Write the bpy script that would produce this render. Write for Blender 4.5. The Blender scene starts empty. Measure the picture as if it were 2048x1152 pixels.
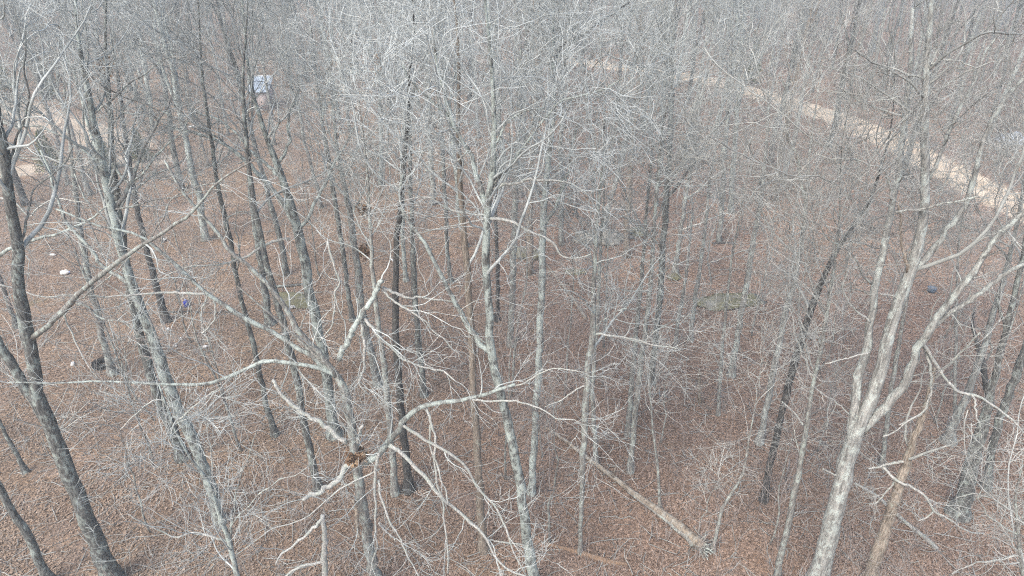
import bpy, math, random
import numpy as np

# ------------------------------------------------------------------ camera, sky, sun
scene = bpy.context.scene
COL = scene.collection
CAM_H, PITCH, FPX = 14.0, math.radians(28.7), 1384.0      # metres, down-tilt, focal length in pixels of a 2048 wide frame
cam_data = bpy.data.cameras.new("camera")
cam_data.sensor_width = 36.0
cam_data.lens = 36.0 * FPX / 2048.0
cam_data.clip_start, cam_data.clip_end = 0.1, 2000.0
cam = bpy.data.objects.new("camera", cam_data)
cam.location = (0, 0, CAM_H)
cam.rotation_euler = (math.pi / 2 - PITCH, 0, 0)
COL.objects.link(cam)
scene.camera = cam

SUN_EL, SUN_AZ = math.radians(52), math.radians(215)       # azimuth clockwise from +Y: from behind the camera, a little left
world = bpy.data.worlds.new("World")
scene.world = world
world.use_nodes = True
wn = world.node_tree
sky = wn.nodes.new("ShaderNodeTexSky")
sky.sky_type = 'NISHITA'
sky.sun_disc = False
sky.sun_elevation, sky.sun_rotation = SUN_EL, SUN_AZ
sky.air_density, sky.dust_density, sky.ozone_density = 1.0, 4.0, 1.0
wn.nodes["Background"].inputs[1].default_value = 0.15
wn.links.new(sky.outputs[0], wn.nodes["Background"].inputs[0])

sun_data = bpy.data.lights.new("sun", 'SUN')
sun_data.energy, sun_data.angle, sun_data.color = 0.95, math.radians(30), (1.0, 1.0, 0.94)
sun = bpy.data.objects.new("sun", sun_data)
sun.location = (0, 0, 60)
sun.rotation_euler = (math.pi / 2 - SUN_EL, 0, math.pi - SUN_AZ)
COL.objects.link(sun)

scene.view_settings.view_transform = 'Standard'
scene.view_settings.look = 'None'
scene.view_settings.gamma = 1.0
scene.view_settings.exposure = 1.42
scene.cycles.max_bounces = 5
scene.cycles.diffuse_bounces = 3
scene.cycles.volume_bounces = 0
scene.cycles.use_denoising = False
scene.cycles.pixel_filter_type = 'BLACKMAN_HARRIS'
scene.cycles.filter_width = 1.15

HAZE = 0.0028
RNG = np.random.default_rng(7)
CP, SP = math.cos(PITCH), math.sin(PITCH)

# ------------------------------------------------------------------ where a photo pixel lies in the place
def ray(px, py):
    xc, yc = (px - 1024.0) / FPX, (576.0 - py) / FPX
    return np.array([xc, CP + yc * SP, -SP + yc * CP])
def ground_at(px, py):
    d = ray(px, py)
    return np.array([0, 0, CAM_H]) + d * (CAM_H / -d[2])
def at(px, py, Y):
    d = ray(px, py)
    return np.array([0, 0, CAM_H]) + d * (Y / d[1])
def depth_of(px, py, Y):
    return Y / ray(px, py)[1]
def project(p):
    v = np.asarray(p, float) - np.array([0, 0, CAM_H])
    z = v[1] * CP - v[2] * SP
    return 1024 + FPX * v[0] / z, 576 - FPX * (v[1] * SP + v[2] * CP) / z

# ------------------------------------------------------------------ materials
def mat_new(name):
    m = bpy.data.materials.new(name)
    m.use_nodes = True
    nt = m.node_tree
    b = nt.nodes["Principled BSDF"]
    b.inputs["Roughness"].default_value = 0.9
    b.inputs["Specular IOR Level"].default_value = 0.2
    return m, nt, b
def N(nt, t, **kw):
    n = nt.nodes.new(t)
    for k, v in kw.items():
        if k in n.inputs: n.inputs[k].default_value = v
        else: setattr(n, k, v)
    return n
def ramp(nt, fac, stops):
    r = nt.nodes.new("ShaderNodeValToRGB")
    e = r.color_ramp.elements
    while len(e) < len(stops): e.new(0.5)
    for el, (p, c) in zip(e, stops):
        el.position = p
        el.color = (c[0], c[1], c[2], 1) if not isinstance(c, (int, float)) else (c, c, c, 1)
    nt.links.new(fac, r.inputs[0])
    return r.outputs[0]
def mix(nt, fac, a, b, mode='MIX'):
    m = nt.nodes.new("ShaderNodeMix")
    m.data_type, m.blend_type = 'RGBA', mode
    for s, v in ((m.inputs[0], fac), (m.inputs[6], a), (m.inputs[7], b)):
        if isinstance(v, (int, float)): s.default_value = v
        elif isinstance(v, tuple): s.default_value = (*v, 1)
        else: nt.links.new(v, s)
    return m.outputs[2]
def coords(nt, scale, kind="Object"):
    tc = nt.nodes.new("ShaderNodeTexCoord")
    mp = nt.nodes.new("ShaderNodeMapping")
    mp.inputs["Scale"].default_value = scale
    nt.links.new(tc.outputs[kind], mp.inputs[0])
    return mp.outputs[0]
def noise(nt, vec, scale, detail=5, rough=0.6):
    n = N(nt, "ShaderNodeTexNoise", Scale=scale, Detail=detail, Roughness=rough)
    nt.links.new(vec, n.inputs["Vector"])
    return n.outputs[0]
def vary(nt, col, lo, hi):
    oi = nt.nodes.new("ShaderNodeObjectInfo")
    mr = N(nt, "ShaderNodeMapRange")
    mr.inputs[3].default_value, mr.inputs[4].default_value = lo, hi
    nt.links.new(oi.outputs["Random"], mr.inputs[0])
    cb = nt.nodes.new("ShaderNodeCombineColor")
    for k in range(3): nt.links.new(mr.outputs[0], cb.inputs[k])
    return mix(nt, 1.0, col, cb.outputs[0], 'MULTIPLY')
def bark(name, dark, light, lichen, amount, stripe=0.16, fine=34.0, bump=0.7, lo=0.85, hi=1.15):
    m, nt, b = mat_new(name)
    v = coords(nt, (1, 1, stripe))
    n1 = noise(nt, v, fine, 6, 0.65)
    c = ramp(nt, n1, [(0.36, dark), (0.62, light)])
    o = coords(nt, (1, 1, 0.6))
    n2 = noise(nt, o, 7.5, 8, 0.75)
    f = ramp(nt, n2, [(0.60 - 0.18 * amount, 0.0), (0.66 - 0.12 * amount, 0.85)])
    c = mix(nt, f, c, lichen)
    n3 = noise(nt, o, 1.1, 3, 0.5)
    c = mix(nt, 0.55, c, ramp(nt, n3, [(0.3, 0.55), (0.7, 1.0)]), 'MULTIPLY')
    nt.links.new(vary(nt, c, lo, hi), b.inputs["Base Color"])
    bp = N(nt, "ShaderNodeBump", Strength=bump, Distance=0.03)
    nt.links.new(n1, bp.inputs["Height"])
    nt.links.new(bp.outputs[0], b.inputs["Normal"])
    return m
M = {}
M['dark'] = bark("dark_ridged_bark", (0.045, 0.044, 0.041), (0.175, 0.175, 0.163), (0.34, 0.385, 0.35), 0.55)
M['black'] = bark("blackish_bark", (0.025, 0.024, 0.023), (0.115, 0.112, 0.106), (0.2, 0.22, 0.2), 0.2)
M['grey'] = bark("grey_bark", (0.11, 0.105, 0.095), (0.31, 0.30, 0.275), (0.42, 0.475, 0.43), 0.6)
M['lichen'] = bark("lichen_covered_bark", (0.08, 0.08, 0.075), (0.27, 0.27, 0.25), (0.45, 0.515, 0.475), 0.95)
M['mottled'] = bark("mottled_lichen_bark", (0.05, 0.05, 0.047), (0.18, 0.182, 0.17), (0.42, 0.475, 0.435), 0.9)
M['pale'] = bark("pale_shaggy_bark", (0.125, 0.124, 0.115), (0.345, 0.343, 0.318), (0.45, 0.495, 0.46), 0.6, stripe=0.09, fine=26.0, bump=0.9)
M['brown'] = bark("brownish_bark", (0.13, 0.105, 0.08), (0.36, 0.31, 0.255), (0.36, 0.37, 0.31), 0.2)
M['bone'] = bark("bleached_dead_wood", (0.20, 0.197, 0.18), (0.52, 0.515, 0.48), (0.33, 0.36, 0.32), 0.7, stripe=0.6, bump=0.6)
M['tanwood'] = bark("bare_tan_wood", (0.12, 0.097, 0.075), (0.32, 0.27, 0.212), (0.34, 0.33, 0.29), 0.6, stripe=1.0, fine=14.0)
M['rotwood'] = bark("rotten_orange_wood", (0.15, 0.10, 0.068), (0.29, 0.195, 0.13), (0.3, 0.25, 0.2), 0.1, stripe=0.3)
def twig_mat(name, a, b_):
    m, nt, b = mat_new(name)
    n = noise(nt, coords(nt, (1, 1, 1)), 2.2, 4, 0.6)
    c = ramp(nt, n, [(0.34, a), (0.66, b_)])
    nt.links.new(vary(nt, c, 0.6, 1.06), b.inputs["Base Color"])
    return m
M['twig'] = twig_mat("grey_twigs", (0.235, 0.255, 0.243), (0.50, 0.53, 0.51))
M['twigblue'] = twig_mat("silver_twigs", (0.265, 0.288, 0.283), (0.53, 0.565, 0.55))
M['twigwarm'] = twig_mat("pinkish_grey_twigs", (0.255, 0.26, 0.242), (0.51, 0.525, 0.49))
M['twigdark'] = twig_mat("dark_twigs", (0.16, 0.15, 0.14), (0.40, 0.39, 0.36))
M['brush'] = twig_mat("reddish_brush_stems", (0.22, 0.185, 0.165), (0.43, 0.39, 0.36))

def redder(nt, o, col):
    sx = nt.nodes.new("ShaderNodeSeparateXYZ"); nt.links.new(o, sx.inputs[0])
    mr = N(nt, "ShaderNodeMapRange"); mr.inputs[1].default_value, mr.inputs[2].default_value, mr.inputs[3].default_value, mr.inputs[4].default_value = -6, 3, 0.1, 0.9
    nt.links.new(sx.outputs[0], mr.inputs[0])
    ad = N(nt, "ShaderNodeMath", operation='ADD'); nt.links.new(mr.outputs[0], ad.inputs[0])
    nz = ramp(nt, noise(nt, o, 0.25, 4), [(0.3, 0.0), (0.7, 0.5)]); nt.links.new(nz, ad.inputs[1])
    f = ramp(nt, ad.outputs[0], [(0.25, 0.0), (1.0, 1.0)])
    return mix(nt, 1.0, col, mix(nt, f, (1.0, 1.0, 1.04), (1.0, 0.955, 1.03)), 'MULTIPLY')
def ground_colour(nt):
    o = coords(nt, (1, 1, 1))
    vo = N(nt, "ShaderNodeTexVoronoi", Scale=22.0)
    nt.links.new(o, vo.inputs["Vector"])
    sep = nt.nodes.new("ShaderNodeSeparateColor")
    nt.links.new(vo.outputs["Color"], sep.inputs[0])
    leaf = ramp(nt, sep.outputs[0], [(0.0, (0.115, 0.084, 0.056)), (0.35, (0.215, 0.16, 0.113)), (0.7, (0.282, 0.214, 0.155)), (1.0, (0.38, 0.30, 0.215))])
    tone = noise(nt, o, 0.16, 4, 0.6)
    leaf = redder(nt, o, leaf)
    leaf = mix(nt, 0.8, leaf, ramp(nt, tone, [(0.35, (0.78, 0.70, 0.66)), (0.65, (1.12, 1.07, 0.98))]), 'MULTIPLY')
    fine = noise(nt, o, 30.0, 6, 0.7)
    leaf = mix(nt, 0.7, leaf, ramp(nt, fine, [(0.32, 0.5), (0.66, 1.2)]), 'MULTIPLY')
    drift = noise(nt, o, 0.42, 7, 0.72)
    leaf = mix(nt, 0.6, leaf, ramp(nt, drift, [(0.36, (0.62, 0.60, 0.60)), (0.5, (1.0, 1.0, 1.0)), (0.68, (1.25, 1.2, 1.12))]), 'MULTIPLY')
    grey = noise(nt, o, 0.5, 6, 0.7)
    leaf = mix(nt, ramp(nt, grey, [(0.55, 0.0), (0.72, 0.5)]), leaf, (0.29, 0.245, 0.22))
    moss = noise(nt, coords(nt, (1, 1.6, 1)), 0.22, 7, 0.7)
    leaf = mix(nt, ramp(nt, moss, [(0.63, 0.0), (0.72, 0.45)]), leaf, (0.16, 0.155, 0.075))
    return leaf, fine
def ground_mat():
    m, nt, b = mat_new("leaf_covered_forest_soil")
    leaf, fine = ground_colour(nt)
    nt.links.new(leaf, b.inputs["Base Color"])
    bp = N(nt, "ShaderNodeBump", Strength=0.8, Distance=0.06)
    nt.links.new(fine, bp.inputs["Height"])
    nt.links.new(bp.outputs[0], b.inputs["Normal"])
    return m
M['ground'] = ground_mat()
def leaf_mat(name, stops, moist=0.9):
    m, nt, b = mat_new(name)
    a = nt.nodes.new("ShaderNodeAttribute")
    a.attribute_name = "tint"
    c = ramp(nt, a.outputs["Fac"], stops)
    nt.links.new(redder(nt, coords(nt, (1, 1, 1)), c) if name == "dry_fallen_leaves" else c, b.inputs["Base Color"])
    b.inputs["Roughness"].default_value = 0.75
    return m
M['leaves'] = leaf_mat("dry_fallen_leaves", [(0.0, (0.10, 0.073, 0.049)), (0.35, (0.212, 0.157, 0.111)), (0.7, (0.282, 0.213, 0.154)), (0.9, (0.385, 0.30, 0.217)), (1.0, (0.64, 0.57, 0.50))])
M['nestleaf'] = leaf_mat("dry_orange_leaves", [(0.0, (0.09, 0.055, 0.034)), (0.5, (0.20, 0.125, 0.075)), (1.0, (0.36, 0.26, 0.165))])
M['cedar'] = leaf_mat("cedar_needles", [(0.0, (0.06, 0.08, 0.035)), (0.6, (0.11, 0.14, 0.06)), (1.0, (0.19, 0.21, 0.10))])
def plain(name, col, rough=0.6, n=0.15, scale=8.0):
    m, nt, b = mat_new(name)
    f = noise(nt, coords(nt, (1, 1, 1)), scale, 4)
    c = mix(nt, 1.0, tuple(col), ramp(nt, f, [(0.3, 1 - 2 * n), (0.7, 1.0)]), 'MULTIPLY')
    nt.links.new(c, b.inputs["Base Color"])
    b.inputs["Roughness"].default_value = rough
    return m
def road_mat(name, a, b_, c_):
    m, nt, b = mat_new(name)
    o = coords(nt, (1, 1, 1))
    c = ramp(nt, noise(nt, o, 0.8, 8, 0.7), [(0.32, a), (0.5, b_), (0.7, c_)])
    g = noise(nt, o, 45.0, 5, 0.7)
    c = mix(nt, 0.5, c, ramp(nt, g, [(0.3, 0.8), (0.7, 1.1)]), 'MULTIPLY')
    at_ = nt.nodes.new("ShaderNodeAttribute"); at_.attribute_name = "tint"      # 0 on the verge, 1 on the driven middle
    ad = N(nt, "ShaderNodeMath", operation='ADD'); nt.links.new(at_.outputs["Fac"], ad.inputs[0])
    ed = ramp(nt, noise(nt, o, 1.3, 8, 0.75), [(0.25, 0.0), (0.75, 0.7)])
    nt.links.new(ed, ad.inputs[1])
    f = ramp(nt, ad.outputs[0], [(0.58, 0.0), (0.7, 1.0)])
    c = mix(nt, f, ground_colour(nt)[0], c)
    nt.links.new(c, b.inputs["Base Color"])
    bp = N(nt, "ShaderNodeBump", Strength=0.4, Distance=0.04)
    nt.links.new(g, bp.inputs["Height"]); nt.links.new(bp.outputs[0], b.inputs["Normal"])
    return m
M['road'] = road_mat("pale_sandy_gravel", (0.36, 0.285, 0.2), (0.50, 0.41, 0.305), (0.60, 0.51, 0.40))
M['track'] = road_mat("dusty_dirt", (0.29, 0.235, 0.175), (0.39, 0.325, 0.25), (0.47, 0.40, 0.32))
def rock_mat(name, moss_lo, moss_hi):
    m, nt, b = mat_new(name)
    o = coords(nt, (1, 1, 1))
    c = ramp(nt, noise(nt, o, 3.0, 8, 0.7), [(0.3, (0.10, 0.095, 0.08)), (0.7, (0.33, 0.32, 0.28))])
    f = ramp(nt, noise(nt, o, 1.6, 6, 0.7), [(moss_lo, 0.0), (moss_hi, 0.9)])
    c = mix(nt, f, c, ramp(nt, noise(nt, o, 9.0, 4), [(0.3, (0.07, 0.068, 0.032)), (0.7, (0.155, 0.145, 0.072))]))
    nt.links.new(c, b.inputs["Base Color"])
    return m
M['mossrock'] = rock_mat("mossy_stone", 0.36, 0.52)
M['palerock'] = rock_mat("lichen_grey_stone", 0.62, 0.8)
M['white'] = plain("dirty_white_plastic", (0.66, 0.65, 0.62), 0.5, 0.05)
M['blue'] = plain("blue_plastic", (0.02, 0.03, 0.30), 0.35, 0.1)
M['bluelid'] = plain("pale_blue_plastic", (0.25, 0.32, 0.6), 0.4, 0.05)
M['slate'] = plain("slate_blue_plastic", (0.085, 0.115, 0.155), 0.6, 0.1)
M['rubber'] = plain("black_rubber", (0.018, 0.018, 0.018), 0.7, 0.1)
M['roofmetal'] = plain("blue_grey_roof_metal", (0.45, 0.52, 0.58), 0.6, 0.12, 2.0)
M['wall'] = plain("weathered_pinkish_boards", (0.44, 0.38, 0.36), 0.8, 0.12, 5.0)
M['tarp'] = plain("pale_blue_tarpaulin", (0.40, 0.45, 0.51), 0.45, 0.1, 2.0)
M['redboard'] = plain("faded_red_board", (0.40, 0.25, 0.20), 0.8, 0.15)

# ------------------------------------------------------------------ mesh helpers
def norm(v): return v / np.maximum(np.linalg.norm(v, axis=-1, keepdims=True), 1e-9)
class Geo:
    def __init__(s): s.v, s.f, s.n, s.t = [], [], 0, []
    def add(s, v, f, t=None):
        s.v.append(v); s.f.append(f + s.n); s.n += len(v)
        if t is not None: s.t.append(t)
    def tubes(s, paths, radii, sides=3, cap=False):
        paths, radii = np.asarray(paths, float), np.asarray(radii, float)
        if paths.ndim == 2: paths, radii = paths[None], radii[None]
        if not len(paths): return
        if cap:
            d0, d1 = norm(paths[:, 0] - paths[:, 1]), norm(paths[:, -1] - paths[:, -2])
            paths = np.concatenate([(paths[:, 0] + d0 * .002)[:, None], paths, (paths[:, -1] + d1 * .25 * radii[:, -1:])[:, None]], 1)
            radii = np.concatenate([radii[:, :1] * .02, radii, radii[:, -1:] * .05], 1)
        n, p, _ = paths.shape
        tan = np.empty_like(paths)
        tan[:, 1:-1] = paths[:, 2:] - paths[:, :-2]
        tan[:, 0], tan[:, -1] = paths[:, 1] - paths[:, 0], paths[:, -1] - paths[:, -2]
        tan = norm(tan)
        mean = np.abs(norm(paths[:, -1] - paths[:, 0]))
        ref = np.eye(3)[np.argmin(mean, 1)][:, None, :]
        u = norm(np.cross(tan, ref)); w = np.cross(tan, u)
        a = np.arange(sides) * (2 * math.pi / sides)
        ring = paths[:, :, None, :] + radii[:, :, None, None] * (np.cos(a)[:, None] * u[:, :, None, :] + np.sin(a)[:, None] * w[:, :, None, :])
        i = np.arange(n)[:, None, None] * p * sides; j = np.arange(p - 1)[None, :, None] * sides; k = np.arange(sides)[None, None, :]; k2 = (k + 1) % sides
        f = np.stack([i + j + k, i + j + k2, i + j + sides + k2, i + j + sides + k], -1).reshape(-1, 4)
        s.add(ring.reshape(-1, 3), f)
    def box(s, c, size, rot=0.0, tilt=0.0):
        v = np.array([[x, y, z] for x in (-.5, .5) for y in (-.5, .5) for z in (-.5, .5)]) * np.array(size)
        ct, st = math.cos(tilt), math.sin(tilt)
        v = v @ np.array([[ct, 0, st], [0, 1, 0], [-st, 0, ct]]).T
        cr, sr = math.cos(rot), math.sin(rot)
        v = v @ np.array([[cr, -sr, 0], [sr, cr, 0], [0, 0, 1]]).T + np.array(c)
        s.add(v, np.array([[0, 1, 3, 2], [4, 6, 7, 5], [0, 4, 5, 1], [2, 3, 7, 6], [0, 2, 6, 4], [1, 5, 7, 3]]))
    def quads(s, c, u, w, tint):
        v = np.stack([c - u - w, c + u - w * .6, c + u * 1.1 + w, c - u * .7 + w * .8], 1).reshape(-1, 3)
        s.add(v, np.arange(len(v)).reshape(-1, 4), np.repeat(tint, 4))
    def mesh(s, name, m, smooth=True, origin=None):
        v, f = np.concatenate(s.v).astype(np.float32), np.concatenate(s.f).astype(np.int32)
        if origin is not None: v = v - np.asarray(origin, np.float32)
        me = bpy.data.meshes.new(name)
        me.vertices.add(len(v)); me.vertices.foreach_set("co", v.ravel())
        me.loops.add(f.size); me.loops.foreach_set("vertex_index", f.ravel())
        me.polygons.add(len(f)); me.polygons.foreach_set("loop_start", np.arange(len(f), dtype=np.int32) * 4)
        if s.t:
            at_ = me.attributes.new("tint", 'FLOAT', 'POINT'); at_.data.foreach_set("value", np.concatenate(s.t).astype(np.float32))
        me.update(calc_edges=True); me.validate()
        if smooth: me.polygons.foreach_set("use_smooth", np.ones(len(f), bool))
        me.materials.append(m)
        return me
def link(name, me, parent=None, loc=None):
    o = bpy.data.objects.new(name, me)
    COL.objects.link(o)
    if parent is not None: o.parent = parent
    if loc is not None: o.location = [float(q) for q in loc]
    return o
def tag(o, label, cat, group=None):
    o["label"], o["category"] = label, cat
    if group: o["group"] = group
    return o
def thing(name, label, cat, loc, group=None):
    return tag(link(name, None, None, loc), label, cat, group)

def grow(rng, paths, radii, n, tlo, thi, amin, amax, lmin, lmax, P, up=0.1, wob=0.18, rr=0.5, rmax=1.0, rtip=0.004, taper=0.5):
    k = paths.shape[1]
    idx = np.repeat(np.arange(len(paths)), n)
    m = len(idx)
    t = rng.uniform(tlo, thi, m); fl = t * (k - 1); i = np.minimum(fl.astype(int), k - 2); w = (fl - i)[:, None]
    p = paths[idx, i] * (1 - w) + paths[idx, i + 1] * w
    tan = norm(paths[idx, i + 1] - paths[idx, i])
    r = radii[idx, i] * (1 - w[:, 0]) + radii[idx, i + 1] * w[:, 0]
    rnd = rng.normal(size=(m, 3)); perp = norm(rnd - (rnd * tan).sum(1, keepdims=True) * tan)
    a = rng.uniform(amin, amax, m)[:, None]
    d = np.cos(a) * tan + np.sin(a) * perp
    d[:, 2] += up; d = norm(d)
    L = rng.uniform(lmin, lmax, m) * (1 - taper * t)
    out = np.empty((m, P, 3)); out[:, 0] = p
    st = (L / (P - 1))[:, None]
    for j in range(1, P):
        d = d + wob * rng.normal(size=(m, 3)); d[:, 2] += up * .35; d = norm(d)
        out[:, j] = out[:, j - 1] + d * st
    r0 = np.clip(r * rr, rtip * 1.2, rmax)
    s = np.linspace(0, 1, P)[None, :]
    return out, r0[:, None] * (1 - s) + rtip * s

def resample(pts, rad, P):
    pts, rad = np.asarray(pts, float), np.asarray(rad, float)
    s = np.concatenate([[0], np.cumsum(np.linalg.norm(np.diff(pts, axis=0), axis=1))])
    u = np.linspace(0, s[-1], P)
    o = np.stack([np.interp(u, s, pts[:, k]) for k in range(3)], 1); r = np.interp(u, s, rad)
    for _ in range(max(1, P // (2 * len(pts)))):                     # round off the corners
        o[1:-1] = .25 * o[:-2] + .5 * o[1:-1] + .25 * o[2:]
        r[1:-1] = .25 * r[:-2] + .5 * r[1:-1] + .25 * r[2:]
    return o, r

ROADPX = np.array([(1150, 122), (1220, 133), (1300, 142), (1390, 155), (1480, 176), (1570, 203), (1680, 238), (1770, 275), (1850, 318), (1940, 366), (2060, 425)], float)
def in_gap(p):
    """is a point seen in front of the sandy road, the shed, the clearing or the track?"""
    v = p - np.array([0, 0, CAM_H]); z = np.maximum(v[..., 1] * CP - v[..., 2] * SP, .1)
    x, y = 1024 + FPX * v[..., 0] / z, 576 - FPX * (v[..., 1] * SP + v[..., 2] * CP) / z
    ry = np.interp(x, ROADPX[:, 0], ROADPX[:, 1])
    a = ((x > 1140) & (x < 1255) | (x > 1655) & (x < 1790) | (x > 1850) & (x < 2060)) & (np.abs(y - ry) < 12 + 22 * np.clip((x - 1400) / 600, 0, 1))
    b = (np.abs(x - 524) < 30) & (np.abs(y - 193) < 42)
    c = (np.abs(x - 100) < 50) & (np.abs(y - 245) < 34) | (x < 80) & (np.abs(y - 343) < 20)
    return a | b | c
def thin(rng, p, r, keep=.55):
    hit = in_gap(p[:, p.shape[1] // 2]) | in_gap(p[:, -1])
    m_ = p[:, -1]; near = m_[:, 0] / np.maximum(m_[:, 1], 1) < .2                 # the shed, the clearing and the far bend show most
    k = ~hit | (rng.random(len(p)) < np.where(near, .25, keep))
    return p[k], r[k]
def twig_levels(rng, g, paths, rads, dens, up=0.1, size=1.0, thick=1.0, last=True, gaps=False):
    """twigs of three orders along the given branches, into g"""
    n2 = np.maximum(1, rng.poisson(5.2 * dens, len(paths)))
    p2, r2 = grow(rng, paths, rads, n2, .12, 1.0, .5, 1.2, .6 * size, 2.2 * size, 8, up, .2, .5, .017 * thick, .0036 * thick, .4)
    if gaps: p2, r2 = thin(rng, p2, r2)
    g.tubes(p2, r2, 3)
    n3 = rng.poisson(4.6, len(p2))
    p3, r3 = grow(rng, p2, r2, n3, .12, 1.0, .45, 1.15, .3 * size, 1.25 * size, 6, up * .6, .24, .55, .0072 * thick, .003 * thick, .3)
    if gaps: p3, r3 = thin(rng, p3, r3)
    g.tubes(p3, r3, 3)
    if last:
        n4 = rng.poisson(2.0, len(p3))
        p4, r4 = grow(rng, p3, r3, n4, .15, 1.0, .45, 1.2, .15 * size, .6 * size, 4, up * .3, .26, .7, .0048 * thick, .0026 * thick, .2)
        g.tubes(p4, r4, 3)

# ------------------------------------------------------------------ ground, roads
def sheet(name, poly, m, z, kind='structure'):
    g = Geo(); v = np.array([[p[0], p[1], z] for p in poly])
    me = bpy.data.meshes.new(name)
    me.from_pydata(v.tolist(), [], [list(range(len(v)))])
    me.materials.append(m)
    o = link(name, me); o["kind"] = kind
    return o
sheet("ground", [(-900, -60), (900, -60), (900, 1500), (-900, 1500)], M['ground'], 0.0)
def strip(name, pix, width, m, z):
    c = np.array([ground_at(*p)[:2] for p in pix])
    c, _ = resample(np.c_[c, np.zeros(len(c))], np.ones(len(c)), 60)
    c = c[:, :2]
    t = norm(np.gradient(c, axis=0)); nrm = np.stack([-t[:, 1], t[:, 0]], 1)
    g = Geo(); cross = np.linspace(-1.7, 1.7, 9)
    v = np.concatenate([np.c_[c + nrm * k * width * .5, np.full(60, z)] for k in cross])
    ends = np.clip(np.minimum(np.arange(60), 59 - np.arange(60)) / 8, 0, 1)
    tint = np.concatenate([np.clip(1.1 - abs(k) * .75, 0, 1) * ends - .02 for k in cross])
    i = np.arange(59)
    f = np.concatenate([np.stack([k * 60 + i, k * 60 + i + 1, (k + 1) * 60 + i + 1, (k + 1) * 60 + i], 1)[:, ::-1] for k in range(8)])
    g.add(v, f, tint)
    o = link(name, g.mesh(name, m, False)); o["kind"] = 'structure'
    return c
road_line = strip("dirt_road", [(1040, 112), (1110, 118), (1160, 123), (1220, 133), (1300, 142), (1390, 155), (1480, 176), (1570, 203), (1680, 238), (1770, 275), (1850, 318), (1940, 366), (2060, 425), (2300, 560)], 2.9, M['road'], 0.012)
track_line = strip("dirt_track", [(-260, 420), (-100, 372), (30, 343), (130, 330), (260, 322), (380, 318)], 2.3, M['track'], 0.008)
clear_line = strip("clearing", [(-60, 190), (40, 215), (95, 242), (160, 262), (260, 288), (330, 300)], 3.2, M['track'], 0.004)

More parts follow.
